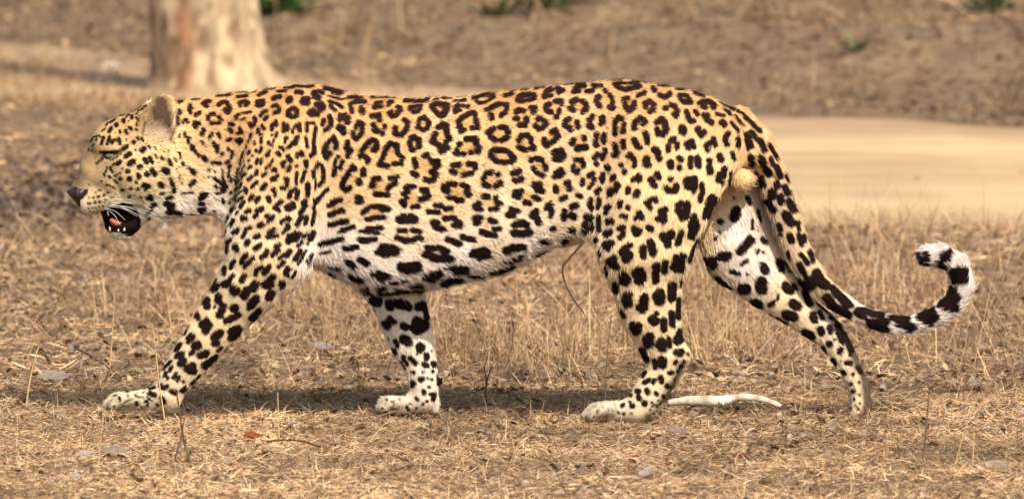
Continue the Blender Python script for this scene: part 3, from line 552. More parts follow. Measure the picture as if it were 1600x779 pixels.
def chain(pts, ys=1.0, k=0.02, carve=False, flow=1):
    """pts: (u, v, Y, r px[, ys]) in photograph pixels at the animal, 800 px to the metre"""
    P = [(at(p[0], p[1], p[2]), p[3] / 800, p[4] if len(p) > 4 else ys) for p in pts]
    if len(P) == 1: P = P * 2
    R = max(p[1] for p in P) + 0.05
    lo = np.min([p[0] for p in P], 0) - R; hi = np.max([p[0] for p in P], 0) + R
    sl = sub(lo, hi)
    X, Y, Z = GX[sl[0]][:, None, None], GY[sl[1]][None, :, None], GZ[sl[2]][None, None, :]
    D = None
    for (a, ra, ya), (b, rb, yb) in zip(P[:-1], P[1:]):
        y = (ya + yb) / 2
        d = seg_dist(X, Y, Z, a, b, ra, rb, y)
        D = d if D is None else np.minimum(D, d)
        if flow: SEGS.append((a, b, ra, rb, y, flow))
    blend(sl, D.astype(np.float32), k, carve)

# trunk and neck: top line, under line and half width along the body
TOP = [(228, 166), (250, 163), (280, 158), (320, 152), (360, 147), (400, 142), (430, 137), (460, 134), (490, 133), (520, 138), (545, 146), (565, 151), (600, 153), (640, 154), (700, 153), (740, 149), (780, 144), (820, 140), (860, 136), (900, 131), (940, 128), (970, 126), (1000, 128), (1040, 135), (1080, 143), (1110, 153), (1140, 168), (1170, 192), (1195, 222), (1215, 262)]
BOT = [(228, 340), (250, 338), (285, 335), (330, 334), (350, 345), (375, 375), (400, 395), (450, 410), (480, 413), (500, 417), (540, 436), (560, 446), (600, 455), (640, 453), (670, 448), (700, 443), (750, 433), (790, 421), (820, 408), (850, 392), (880, 377), (910, 364), (940, 352), (1000, 340), (1060, 330), (1100, 312), (1122, 290), (1145, 268), (1170, 258), (1195, 262), (1215, 276)]
WID = [(228, .050), (260, .060), (300, .068), (340, .078), (380, .098), (430, .118), (500, .130), (600, .140), (700, .148), (780, .150), (850, .143), (920, .133), (1000, .126), (1060, .120), (1110, .100), (1150, .066), (1190, .042), (1215, .028)]
def trunk():
    sl = (slice(0, len(GX)), slice(0, len(GY)), slice(int(np.searchsorted(GZ, .18)), len(GZ)))
    u = 800 + 800 * GX
    zt = np.interp(u, [p[0] for p in TOP], [at(800, p[1])[2] for p in TOP])
    zb = np.interp(u, [p[0] for p in BOT], [at(800, p[1])[2] for p in BOT])
    w = np.interp(u, [p[0] for p in WID], [p[1] for p in WID])
    for _ in range(6):
        for a in (zt, zb, w): a[1:-1] = (a[:-2] + 2 * a[1:-1] + a[2:]) / 4
    zc, h = (zt + zb) / 2, (zt - zb) / 2
    s = GZ[sl[2]][None, None, :]
    q = (s - zc[:, None, None]) / h[:, None, None]
    ww = w[:, None, None] * (1 - 0.10 * np.clip(q, -1, 1))             # ribs fullest below the middle
    pw = np.where(q < 0, 3.4, 2.3)
    e = (np.abs(GY[None, :, None] / ww) ** pw + np.abs(q) ** pw) ** (1 / pw)
    m = np.minimum(h, w)[:, None, None]
    d = (e - 1) * m
    x0, x1 = at(228, 300)[0], at(1215, 300)[0]
    out = np.maximum(np.maximum(x0 - GX, GX - x1), 0)[:, None, None]
    d = np.where(out > 0, np.sqrt(np.maximum(d, 0) ** 2 + out ** 2), d)
    FLD[sl] = np.minimum(FLD[sl], d.astype(np.float32))
trunk()
# far legs, then near legs, joined softly to the trunk
chain([(545, 300, .075, 62, .55), (580, 400, .06, 52, .6), (618, 455, .038, 43, .7), (634, 502, .028, 38.5, .75), (645, 540, .024, 33, .8), (658, 575, .022, 25, .9), (662, 600, .02, 22.5, .95), (663, 622, .02, 21, 1)], k=.02)
chain([(655, 626, .02, 17), (630, 632, .02, 15), (606, 636, .02, 11)], k=.014)
for dy, du in ((-.019, 2), (-.007, -3), (.006, -3), (.018, 2)): chain([(622 + du, 628, .02 + dy, 9.5), (604 + du, 628, .02 + dy * 1.15, 9), (598 + du, 636, .02 + dy * 1.2, 7.5)], k=.004)
chain([(687, 594, .02, 6.0)], k=.004)
chain([(678, 630, .02, 8), (679, 640, .02, 7)], k=.008)
chain([(1125, 250, .06, 75, .55), (1140, 330, .065, 66, .6), (1160, 395, .052, 60, .62), (1200, 443, .042, 42, .7), (1253, 488, .036, 28.5, .8), (1297, 522, .032, 24, .85), (1328, 573, .030, 17.5, .95), (1341, 602, .030, 16.5, 1), (1346, 634, .030, 17.5, 1.1)], k=.022)
for dy in (-.020, -.007, .006, .019): chain([(1343, 632, .03 + dy, 10), (1337, 646, .03 + dy * 1.1, 8.5)], k=.004)
chain([(472, 168, -.055, 32, .55), (462, 205, -.080, 55, .5), (442, 280, -.108, 76, .5), (428, 350, -.120, 76, .5), (420, 395, -.120, 69, .55), (397, 434, -.110, 55, .62), (362, 477, -.092, 42, .7), (325.5, 524, -.082, 35, .75), (292, 568, -.075, 28, .85), (273, 594, -.070, 25.5, .95), (262, 611, -.068, 22, 1)], k=.010)
chain([(264, 620, -.068, 18.5), (225, 624, -.066, 17), (188, 628, -.065, 13)], k=.014)
for dy, du in ((-.021, 4), (-.007, -4), (.008, -4), (.021, 4)): chain([(205 + du, 622, -.066 + dy, 11), (186 + du, 622, -.066 + dy * 1.15, 10), (172 + du, 631, -.066 + dy * 1.2, 8)], k=.004)
chain([(1098, 225, -.065, 64, .5), (1046, 285, -.094, 80, .48), (1013, 340, -.106, 84, .48), (1008, 385, -.104, 77, .52), (1009, 418, -.095, 63, .58), (1011, 450, -.090, 54, .65), (1017, 490, -.082, 46.5, .7), (1030, 528, -.074, 37, .78), (1041, 556, -.070, 33.5, .85), (1035, 582, -.069, 28, .9), (1012, 617, -.068, 24.5, .95), (995, 637, -.067, 21, 1)], k=.022)
chain([(1068, 553, -.068, 8)], k=.02)
chain([(1010, 638, -.067, 14), (988, 641, -.066, 17), (952, 642, -.065, 16.5), (930, 646, -.065, 13)], k=.012)
for dy, du in ((-.021, 4), (-.007, -4), (.008, -4), (.021, 4)): chain([(950 + du, 638, -.066 + dy, 11), (932 + du, 640, -.066 + dy * 1.15, 10.5), (920 + du, 649, -.066 + dy * 1.2, 8.5)], k=.004)
chain([(925, 350, -.085, 16), (900, 366, -.04, 10)], k=.04)                     # flank fold
chain([(1160, 281, -.052, 17.5)], k=.004, flow=0); chain([(1166, 279, -.022, 15)], k=.004, flow=0)
# tail
chain([(1150, 195, 0, 30), (1180, 225, .004, 29), (1203, 270, .006, 25), (1219, 320, .006, 23), (1235, 365, .006, 22), (1253, 405, .004, 20), (1276, 440, .002, 18.5), (1304, 467, 0, 17), (1335, 486, 0, 15), (1362, 499, 0, 14), (1388, 506, -.004, 13.5), (1424, 507, 0, 14), (1465, 494, .004, 14.8), (1489, 475, .006, 16), (1503, 446, .006, 17.5), (1496, 413, .004, 18), (1471, 399, 0, 17.3), (1449, 399, -.003, 15.5)], k=.012)
# creases behind the shoulder, before the thigh and along the ribs
chain([(508, 190, -.145, 26), (504, 290, -.153, 27), (494, 385, -.151, 26)], k=.03, carve=True, flow=0)
chain([(936, 190, -.141, 24), (930, 290, -.150, 26), (925, 345, -.144, 24)], k=.03, carve=True, flow=0)
chain([(352, 215, -.118, 24), (352, 290, -.112, 26), (352, 325, -.10, 24)], k=.03, carve=True, flow=0)
# head
chain([(248, 222, 0, 52), (205, 222, 0, 45), (192, 226, 0, 43)], ys=1.05, k=.03, flow=-1)
chain([(178, 240, 0, 42), (157, 268, 0, 33.5), (135.5, 300, 0, 20.5)], ys=1.0, k=.02, flow=-1)
for s in (-1, 1):
    chain([(250, 262, s * .030, 50, .8), (215, 270, s * .040, 42, .75), (185, 280, s * .036, 28, .7)], k=.02, flow=-1)
    chain([(205, 296, s * .030, 27, .8), (172, 306, s * .022, 23, .85), (142, 316, s * .014, 20.5, .85)], k=.01, flow=-1)
    chain([(158, 228, s * .036, 10), (185, 233, s * .049, 8)], k=.014, flow=-1)       # brow
    chain([(172, 254, s * .042, 7), (192, 254, s * .050, 8)], k=.012, flow=-1)        # below the eye
    chain([(165, 243, s * .050, 5.5, .8), (181, 242, s * .060, 5.0, .8)], k=.004, carve=True, flow=0)
    ex, ey = (0, 0) if s < 0 else (-17, 8)                                       # the far ear stands a little forward: the head is turned
    chain([(234 + ex, 194 + ey, s * .052, 20, .4), (248 + ex, 178 + ey, s * .060, 24, .3), (256 + ex, 167 + ey, s * .064, 20.5, .22)], k=.008, flow=-1)  # ear
    chain([(238 + ex, 180 + ey, s * (.066 if s > 0 else .040), 12, .5), (252 + ex, 168 + ey, s * (.072 if s > 0 else .046), 12, .5)], k=.004, carve=True, flow=0)
chain([(238, 326, -.03, 13, .8), (285, 322, -.044, 14, .7), (335, 322, -.05, 12, .7)], k=.008)
chain([(235, 300, 0, 40, .8), (219, 322, 0, 24, .9), (202, 348, 0, 19, .95), (184, 357, 0, 15.5, 1.1)], k=.012, flow=-1)
chain([(180, 335, -.022, 12), (192, 338, -.024, 14, 1.0), (205, 336, -.03, 11)], k=.004, carve=True, flow=0)    # the open mouth
chain([(170, 336, -.022, 7), (178, 343, -.026, 9), (196, 345, -.03, 10)], k=.003, carve=True, flow=0)
chain([(176, 334, .010, 10, .5), (192, 337, .010, 13, .5), (207, 337, .006, 15, .6)], k=.003, flow=0)
chain([(160, 331, .012, 4), (165, 342, .012, 5), (170, 354, .012, 7)], k=.003, flow=0)

FLD += (0.0010 * np.sin(GX * 61 + 1)[:, None, None] * np.sin(GZ * 53)[None, None, :]).astype(np.float32)

def surface_nets(F, org, h):
    s = F < 0
    n = s.shape
    corner = [(i, j, k) for i in (0, 1) for j in (0, 1) for k in (0, 1)]
    cnt = np.zeros((n[0] - 1, n[1] - 1, n[2] - 1), np.int8)
    for i, j, k in corner: cnt += s[i:n[0] - 1 + i, j:n[1] - 1 + j, k:n[2] - 1 + k]
    act = np.argwhere((cnt > 0) & (cnt < 8)); del cnt
    idx = np.full((n[0] - 1, n[1] - 1, n[2] - 1), -1, np.int32)
    idx[act[:, 0], act[:, 1], act[:, 2]] = np.arange(len(act))
    val = {c: F[act[:, 0] + c[0], act[:, 1] + c[1], act[:, 2] + c[2]] for c in corner}
    P = np.zeros((len(act), 3)); W = np.zeros(len(act))
    for c in corner:
        for ax in range(3):
            if c[ax]: continue
            d = list(c); d[ax] = 1; d = tuple(d)
            a, b = val[c], val[d]; m = (a < 0) != (b < 0)
            t = np.where(m, a / np.where(m, a - b, 1), 0)
            q = np.array(c, float)[None].repeat(len(act), 0); q[:, ax] += t
            P += q * m[:, None]; W += m
    V = (act + P / W[:, None]) * h + np.array(org)
    Q = []
    for ax in range(3):
        a = [slice(0, None)] * 3; b = [slice(0, None)] * 3
        a[ax] = slice(0, -1); b[ax] = slice(1, None)
        sa, sb = s[tuple(a)], s[tuple(b)]
        e = np.argwhere(sa != sb)
        o1, o2 = (ax + 1) % 3, (ax + 2) % 3
        e = e[(e[:, o1] > 0) & (e[:, o2] > 0) & (e[:, o1] < n[o1] - 1) & (e[:, o2] < n[o2] - 1)]
        def ix(d1, d2):
            q = e.copy(); q[:, o1] -= d1; q[:, o2] -= d2
            return idx[q[:, 0], q[:, 1], q[:, 2]]
        q = np.stack([ix(1, 1), ix(0, 1), ix(0, 0), ix(1, 0)], 1)
        flip = ~sa[e[:, 0], e[:, 1], e[:, 2]]
        q[flip] = q[flip][:, ::-1]
        Q.append(q)
    return V, np.concatenate(Q)

BV, BF = surface_nets(FLD, (GX[0], GY[0], GZ[0]), STEP)
def relax(V, F, it):
    for _ in range(it):
        S = np.zeros_like(V); c = np.zeros(len(V))
        for a, b in ((0, 1), (1, 2), (2, 3), (3, 0)):
            np.add.at(S, F[:, a], V[F[:, b]]); np.add.at(S, F[:, b], V[F[:, a]])
            np.add.at(c, F[:, a], 1); np.add.at(c, F[:, b], 1)
        V = V * .5 + .5 * S / c[:, None]
    return V
BV = relax(BV, BF, 2)
# keep the one connected body (drop stray islands)
lab = np.arange(len(BV))
for _ in range(400):
    m = lab[BF].min(1); new = lab.copy()
    for c in range(4): np.minimum.at(new, BF[:, c], m)
    new = new[new]
    if (new == lab).all(): break
    lab = new
main = np.bincount(lab).argmax(); keep = lab == main
re_ = np.cumsum(keep) - 1
BF = re_[BF[keep[BF[:, 0]]]]; BV = BV[keep]
del FLD

# ------------------------------------------------------------------ the coat, drawn on the flank and carried through the body sideways
PX = 2                                                           # coat cells per photograph pixel
CW, CH = 1600 * PX, 700 * PX
def coat_uv(P):
    """flank coordinates: straight sideways through the body, looking a little down as the animal is seen"""
    u = 800 + 800 * P[:, 0]
    z0, z1 = at(800, 650)[2], at(800, 150)[2]
    v = 650 + (P[:, 2] - z0) / (z1 - z0) * (-500) - 800 * 0.065 * P[:, 1]
    return u, v

SPOT = np.zeros((CH, CW), np.float32); FILL = np.zeros((CH, CW), np.float32)
OVER = []
def stroke(tgt, pts, r, soft=1.1):
    P = np.asarray(pts, float); 
    if len(P) == 1: P = np.concatenate([P, P + .01])
    for a, b in zip(P[:-1], P[1:]):
        m = r + soft + 1
        x0, x1 = int((min(a[0], b[0]) - m) * PX), int((max(a[0], b[0]) + m) * PX) + 2
        y0, y1 = int((min(a[1], b[1]) - m) * PX), int((max(a[1], b[1]) + m) * PX) + 2
        x0, y0, x1, y1 = max(x0, 0), max(y0, 0), min(x1, CW), min(y1, CH)
        if x1 <= x0 or y1 <= y0: continue
        X = (np.arange(x0, x1) + .5)[None] / PX; Y = (np.arange(y0, y1) + .5)[:, None] / PX
        bx, by = b - a; L = bx * bx + by * by + 1e-9
        t = np.clip(((X - a[0]) * bx + (Y - a[1]) * by) / L, 0, 1)
        d = np.sqrt((X - a[0] - t * bx) ** 2 + (Y - a[1] - t * by) ** 2) - r
        w = np.clip(.5 - d / (2 * soft), 0, 1)
        tgt[y0:y1, x0:x1] = np.maximum(tgt[y0:y1, x0:x1], w)

ox = oy = 0; sc = 1
for line in SPOTS.strip().splitlines():
    if line[0] == '@':
        ox, oy, sc = map(float, line[1:].split()); continue
    for s in line.split(';'):
        tgt = SPOT
        if s[0] == 'f': tgt = FILL; s = s[1:]
        n = list(map(float, s.split())); r = n[0] / sc
        pts = [(ox + n[i] / sc, oy + n[i + 1] / sc) for i in range(1, len(n), 2)]
        stroke(tgt, pts, (r * (1.22 if oy == 345 and ox < 900 else .92 if ox == 1260 else .88 if ox == 1070 else 1.13 if ox > 270 else 1.1) + .4) if tgt is SPOT else r * 1.25, 0.7 if tgt is SPOT else 2.5)

# ground colours of the coat (as the hair itself is): u, v, sRGB
BASE = [(120, 280, 176, 146, 104), (140, 240, 184, 154, 106), (175, 205, 208, 172, 112), (210, 180, 204, 166, 106), (150, 310, 220, 194, 144), (135, 328, 236, 224, 190), (200, 260, 222, 188, 128), (150, 265, 196, 164, 116), (235, 290, 238, 212, 158), (250, 240, 238, 208, 146), (250, 328, 252, 246, 226), (185, 372, 236, 230, 214), (222, 340, 242, 234, 212),
 (300, 170, 226, 180, 112), (300, 220, 236, 198, 134), (300, 280, 240, 210, 150), (300, 324, 253, 248, 228), (338, 328, 250, 242, 216), (360, 160, 224, 174, 104), (380, 200, 222, 174, 106), (400, 300, 240, 204, 140), (420, 400, 246, 220, 164), (330, 520, 248, 226, 170), (280, 590, 242, 224, 182), (200, 630, 216, 204, 172), (440, 250, 232, 190, 122), (450, 160, 222, 172, 102),
 (600, 170, 222, 172, 102), (800, 160, 222, 172, 102), (1000, 150, 222, 174, 106), (1120, 175, 226, 182, 116), (600, 230, 232, 190, 124), (800, 220, 232, 190, 124), (1000, 220, 236, 196, 132), (560, 300, 240, 206, 144), (700, 300, 242, 208, 146), (850, 300, 242, 210, 150), (1020, 300, 243, 212, 150), (640, 360, 246, 226, 182), (780, 350, 246, 228, 186), (880, 345, 247, 230, 192),
 (520, 410, 250, 246, 232), (620, 425, 253, 248, 232), (720, 420, 253, 248, 232), (840, 385, 252, 246, 228), (560, 445, 253, 249, 236), (1000, 400, 248, 224, 166), (1020, 470, 249, 228, 174), (1030, 540, 248, 228, 176), (1000, 620, 244, 226, 180), (940, 645, 210, 198, 166), (640, 480, 250, 244, 220), (660, 560, 250, 242, 216), (620, 635, 222, 210, 180),
 (1150, 355, 250, 246, 234), (1092, 300, 243, 216, 154), (1112, 300, 243, 216, 156), (1085, 360, 246, 222, 164), (1180, 420, 250, 242, 222), (1230, 480, 248, 226, 176), (1320, 570, 246, 228, 180), (1345, 640, 226, 206, 158), (1190, 350, 222, 204, 176), (1200, 240, 234, 196, 130), (1240, 350, 240, 208, 148), (1280, 430, 240, 212, 156), (1330, 495, 246, 232, 206), (1400, 510, 248, 240, 226), (1500, 440, 248, 242, 230), (1450, 390, 246, 240, 228)]
def base_raster(st=10):
    U = np.arange(0, 1600 + st, st); V = np.arange(0, 780, st)
    B = np.array(BASE, float); L = lin(B[:, 2:])
    d2 = (U[None, :, None] - B[None, None, :, 0]) ** 2 + (V[:, None, None] - B[None, None, :, 1]) ** 2
    L = (L * .90 + .10 * L.mean(1, keepdims=True)) * np.array((1.0, .92, .91))
    L = L * np.where(B[:, :1] < 262, np.array([[1, 1.045, .98]]), 1)
    w = 1 / (d2 + 150) ** 1.6
    return (w @ L) / w.sum(-1, keepdims=True)
BR = base_raster()
OVERS = {}
def over(key, strokes, soft=2.0):
    m = np.zeros((CH, CW), np.float32)
    for r, *p in strokes: stroke(m, [(p[i], p[i + 1]) for i in range(0, len(p), 2)], r, soft)
    OVERS[key] = m
over('ear_dark', [(13, 253, 161, 256, 180), (10, 260, 178, 263, 204), (10, 244, 172, 249, 192), (3, 269, 200, 267, 218)], 6)  # dark ear back; the last stroke paints shade into the rear crease
over('ear_pale', [(14, 240, 202, 250, 208), (9, 236, 209, 256, 214)], 5)
over('ear_edge', [(2.4, 274, 162, 274, 198), (2.0, 250, 149, 262, 146, 270, 152)], 1.5)
over('ear_shade', [(2.0, 277, 178, 275, 200, 267, 218), (1.8, 228, 192, 224, 210)], 1.5)  # shade painted along the ear's rear edge and front base
over('ear_far', [(4, 222, 157, 236, 152)], 2)
over('ear_rim', [(1.6, 217, 160, 226, 149, 240, 148)], 1)
over('lid', [(3.0, 158, 238, 172, 239.5, 187, 236), (3.4, 164, 242, 159, 249), (2.2, 159, 249, 152, 255), (1.8, 165, 247, 175, 249.5, 184, 245)], 1.2)
def over_poly(key, poly):
    P = np.array(poly, float); x0, y0 = (P.min(0) - 2) * PX; x1, y1 = (P.max(0) + 2) * PX
    X, Y = np.meshgrid((np.arange(int(x0), int(x1)) + .5) / PX, (np.arange(int(y0), int(y1)) + .5) / PX)
    ins = np.zeros(X.shape, bool)
    for (ax, ay), (bx, by) in zip(P, np.roll(P, -1, 0)):
        ins ^= ((ay > Y) != (by > Y)) & (X < (bx - ax) * (Y - ay) / (by - ay + 1e-9) + ax)
    m = np.zeros((CH, CW), np.float32); m[int(y0):int(y1), int(x0):int(x1)] = ins; OVERS[key] = m
over_poly('mouth', [(156, 330), (168, 327), (178, 320), (192, 317), (207, 319), (215, 327), (220, 342), (219, 354), (213, 366), (205, 370), (196, 366), (186, 363), (176, 362), (166, 362), (160, 350), (156, 338)])
over('hock', [(6, 1066, 566, 1056, 590, 1044, 614, 1030, 636), (4, 1012, 648, 1030, 640), (10, 1352, 575, 1358, 605, 1361, 645), (8, 1322, 524, 1336, 552, 1345, 575), (5, 1300, 490, 1318, 522)], 4)
over('groin', [(10, 1192, 320, 1198, 350, 1204, 372), (5, 1183, 300, 1190, 320)], 5)
over('stones', [(17, 1160, 281)], 3)
over('toe', [(.9, 923, 641, 918, 656), (.9, 936, 637, 931, 657), (.9, 951, 636, 946, 654), (1.8, 941, 634), (1.6, 957, 639), (1.3, 962, 634), (1.2, 949, 645), (.8, 604, 626, 599, 640), (.8, 617, 625, 613, 640), (.8, 1334, 640, 1331, 652), (.8, 1346, 642, 1345, 653), (.9, 178, 622, 170, 634), (1.4, 168, 628)], .8)
over_poly('nose_pad', [(102, 295), (120, 297), (138, 295), (137, 302), (130, 309), (126, 312), (125, 324), (112, 314)])
OCOL = {'toe': (92, 70, 50), 'nose_pad': (48, 30, 26), 'ear_dark': (66, 46, 40), 'ear_pale': (168, 144, 118), 'ear_far': (226, 226, 206), 'ear_edge': (226, 206, 168), 'ear_shade': (70, 46, 38), 'ear_rim': (96, 74, 58), 'lid': (40, 22, 22), 'mouth': (26, 9, 8), 'hock': (50, 36, 26), 'groin': (186, 164, 140), 'stones': (208, 172, 122)}
OSTR = {'toe': .85, 'nose_pad': 1, 'ear_dark': .92, 'ear_pale': .75, 'ear_far': .9, 'ear_edge': .6, 'ear_shade': .8, 'ear_rim': .9, 'lid': 1, 'mouth': 1, 'hock': .9, 'groin': .7, 'stones': 1}

def samp(R, u, v):
    x = np.clip((u * PX).astype(int), 0, CW - 1); y = np.clip((v * PX).astype(int), 0, CH - 1)
    return R[y, x]
ALB = 0.79
def coat(P, jit=0.0):
    u, v = coat_uv(P)
    if jit:
        u = u + RNG.normal(0, jit, len(u)); v = v + RNG.normal(0, jit, len(v))
    u, v = u + 1.8 * (fbm(u / 8, v / 8, 3, 2) - .5), v + 1.8 * (fbm(u / 8, v / 8, 9, 2) - .5)
    x = np.clip(u / 10, 0, BR.shape[1] - 1.01); y = np.clip(v / 10, 0, BR.shape[0] - 1.01)
    xi, yi = x.astype(int), y.astype(int); fx, fy = (x - xi)[:, None], (y - yi)[:, None]
    col = (BR[yi, xi] * (1 - fx) + BR[yi, xi + 1] * fx) * (1 - fy) + (BR[yi + 1, xi] * (1 - fx) + BR[yi + 1, xi + 1] * fx) * fy
    col = col * ALB * (0.93 + 0.14 * vnoise(u / 9, v / 9, 5))[:, None]
    f = (samp(FILL, u, v) * .75)[:, None]
    col = col * (1 - f) + f * lin((212, 164, 100)) * ALB
    keep_spots = np.ones(len(u))
    for k_, m in OVERS.items():
        w = samp(m, u, v) * OSTR[k_]
        if k_ in ('ear_far', 'ear_rim'): w = w * (P[:, 1] > .02)
        if k_ in ('ear_dark', 'ear_pale', 'ear_edge'): w = w * (P[:, 1] < -.02)
        col = col * (1 - w[:, None]) + w[:, None] * lin(OCOL[k_])
        if k_ in ('stones', 'mouth', 'ear_dark', 'ear_pale', 'ear_edge'): keep_spots *= 1 - w
    s = samp(SPOT, u, v) * keep_spots
    dark = lin((28, 14, 11))[None] * (0.8 + .5 * vnoise(u / 13, v / 13, 8))[:, None]
    dark = dark + (np.clip(1 - abs(v - 160) / 60, 0, 1) * (u > 300))[:, None] * lin((46, 22, 14)) * .5
    return col * (1 - s[:, None]) + s[:, None] * dark

M_coat = mat('leopard_coat', rough=.8, spec=.1, attr='coat')
leopard = link('leopard', None, label='spotted leopard walking left across the dry grass with its mouth open', cat='leopard')
leopard.empty_display_size = .2
body_me = mesh_np('leopard_body', BV, BF, True)
colour(body_me, 'coat', coat(BV))
body = link('body', body_me, M_coat, leopard)

# fur
def fur():
    A, B_, D_ = BV[BF[:, 0]], BV[BF[:, 1]], BV[BF[:, 3]]
    N = np.cross(B_ - A, D_ - A); ar = np.linalg.norm(N, axis=1); N /= ar[:, None] + 1e-12
    cen = BV[BF].mean(1)
    w = ar * np.where(N[:, 1] < .3, 1.0, .22)
    n = FUR_N
    pick = RNG.choice(len(BF), n, p=w / w.sum())
    a, b = RNG.random(n)[:, None], RNG.random(n)[:, None]
    q = BF[pick]
    P = (BV[q[:, 0]] * (1 - a) + BV[q[:, 1]] * a) * (1 - b) + (BV[q[:, 3]] * (1 - a) + BV[q[:, 2]] * a) * b
    nr = N[pick]
    u, v = coat_uv(P)
    bare = samp(OVERS['mouth'], u, v) + samp(OVERS['lid'], u, v) * .6 + .7 * samp(OVERS['stones'], u, v)
    bare += samp(OVERS['nose_pad'], u, v)
    ok = (RNG.random(n) > bare) & (P[:, 2] > .012)
    P, nr, u, v = P[ok], nr[ok], u[ok], v[ok]; n = len(P)
    dirs = np.tile(np.array((1.0, 0, -.25)), (n, 1)) * .25
    for a_, b_, ra, rb, ys, fl in SEGS:
        t = np.asarray(b_ - a_, float); L = np.linalg.norm(t)
        if L < 1e-4: continue
        d = np.maximum(seg_dist(P[:, 0], P[:, 1], P[:, 2], a_, b_, ra, rb, ys), 0)
        ww = np.exp(-d / .008)
        tt = t / L
        if fl < 0: tt = tt * np.sign(tt[0]) if abs(tt[0]) > .3 else -tt
        dirs += ww[:, None] * tt
    dirs += RNG.normal(0, .08, (n, 3)) + .12 * (np.stack([vnoise(u / 14, v / 14, 21), vnoise(u / 14, v / 14, 22), vnoise(u / 14, v / 14, 23)], 1) - .5)
    dirs -= (dirs * nr).sum(1)[:, None] * nr
    dirs /= np.linalg.norm(dirs, axis=1)[:, None] + 1e-9
    L = np.interp(u, [100, 180, 260, 340, 500, 900, 1200, 1340, 1450, 1530], [.0032, .0045, .0066, .0075, .0074, .0074, .0078, .0088, .0115, .011])
    L = np.where((v > 455) & (u < 1360), .0062, L); L = np.where((v > 600), .005, L)
    belly = (u > 480) & (u < 935) & (v > np.interp(u, [480, 600, 800, 935], [395, 425, 390, 335])) & (v < np.interp(u, [p[0] for p in BOT], [p[1] for p in BOT]) + 6)
    L = np.where(belly, .0088, L)
    L = np.where((u < 210) & (v > 357) & (v < 400), .012, L)
    L = np.where((u > 225) & (u < 345) & (v > 305), .0065, L)
    L = np.where((u > 226) & (u < 277) & (v > 145) & (v < 216) & (P[:, 1] < -.03), .0055, L)
    guard = RNG.random(n) < .045
    L *= RNG.uniform(.7, 1.3, n) * np.where(guard, 1.7, 1)
    tailend = (u > 1370) & (v < 540)
    lift = np.where(guard, 1.8, 1) * np.where(belly, .28, .28) * RNG.uniform(.6, 1.4, n)
    K = 4; t = np.linspace(0, 1, K)
    pts = np.zeros((n, K, 3))
    g = np.array((0, 0, -1.0))
    for i, s in enumerate(t):
        pts[:, i] = P - nr * .001 + L[:, None] * (dirs * s + nr * (lift * s * (1 - .35 * s))[:, None] + g * (np.where(belly, .3, .05) * s * s)[:, None])
    cu = bpy.data.hair_curves.new('fur')
    cu.add_curves([K] * n)
    cu.attributes['position'].data.foreach_set('vector', pts.astype(np.float32).ravel())
    r = cu.attributes.get('radius') or cu.attributes.new('radius', 'FLOAT', 'POINT')
    rad = np.array((.00042, .00040, .00030, .00008))[None] * RNG.uniform(.8, 1.25, n)[:, None]
    r.data.foreach_set('value', rad.astype(np.float32).ravel())
    ca = cu.attributes.new('coat', 'FLOAT_COLOR', 'CURVE')
    col = coat(P + dirs * (L * np.where(belly | tailend, .25, .5))[:, None], .6) * RNG.uniform(.74, 1.24, n)[:, None]
    ca.data.foreach_set('color', np.concatenate([col, np.ones((n, 1))], 1).astype(np.float32).ravel())
    m = mat('fur', rough=.7, spec=.08, attr='coat')
    link('fur', cu, m, leopard)
FUR_N = 420000
fur()

# small parts of the face
def ball(c, r, sq=(1, 1, 1), nu=14, nv=9):
    th = np.linspace(0, math.pi, nv)[:, None]; ph = np.linspace(0, 2 * math.pi, nu, endpoint=False)[None]
    V = np.stack([np.sin(th) * np.cos(ph), np.sin(th) * np.sin(ph), np.cos(th) + 0 * ph], -1).reshape(-1, 3) * r * np.array(sq) + c
    i = np.arange(nv - 1)[:, None] * nu; j = np.arange(nu)[None]; k = (j + 1) % nu
    return V, [np.stack([i + j, i + nu + j, i + nu + k, i + k], -1).reshape(-1, 4)]
M_eye = mat('eye', lin((112, 110, 78)), .05, .7, var=.5, scale=200)
M_nose = mat('nose_skin', lin((54, 34, 29)), .4, .45, var=.5, scale=160, bump=.3)
M_tongue = mat('tongue', lin((176, 98, 66)), .4, .35, var=.25, scale=300, bump=.4)
M_tooth = mat('tooth', lin((240, 232, 205)), .3, .5, var=.15, scale=200)
M_lip = mat('black_lip', lin((30, 14, 14)), .3, .5, var=.3, scale=100)
M_whisk = mat('whisker', lin((250, 246, 235)), .4, .4, var=.05, scale=50)
for s in (-1, 1):
    V, F = ball(at(173, 243.5, s * .0475), 7.5 / 800, (1.25, .9, .62)); link('eye', mesh_np('eye', V, F, True), M_eye, leopard)
def nose():
    prof = [(103, 298, 0.012), (107, 304, .024), (113, 311, .024), (120, 319, .016), (124, 327, .004)]
    top = [(112, 291, .012), (118, 294, .0265), (134, 296, .0275), (132, 306, .024), (128, 318, .008)]
    V = []; 
    for (u, v, w), (u2, v2, w2) in zip(prof, top):
        for f in (-1, -.5, 0, .5, 1):
            V.append(at(u + abs(f) ** 2 * 5, v, f * w))
        for f in (1, .5, 0, -.5, -1):
            V.append(at(u2 + 5, v2, f * w2))
    n = 10; F = []
    for i in range(len(prof) - 1):
        for j in range(n): F.append((i * n + j, i * n + (j + 1) % n, (i + 1) * n + (j + 1) % n, (i + 1) * n + j))
    return mesh_np('nose', V, [F, [list(range(n))[::-1]], [list(range(4 * n, 5 * n))]], True)
no = link('nose', nose(), M_nose, leopard)
for s in (-1, 1):
    V, F = ball(at(127, 304, s * .0195), 5 / 800, (1.3, .7, .75), 10, 7); link('nostril', mesh_np('nostril', V, F, True), M_lip, no)
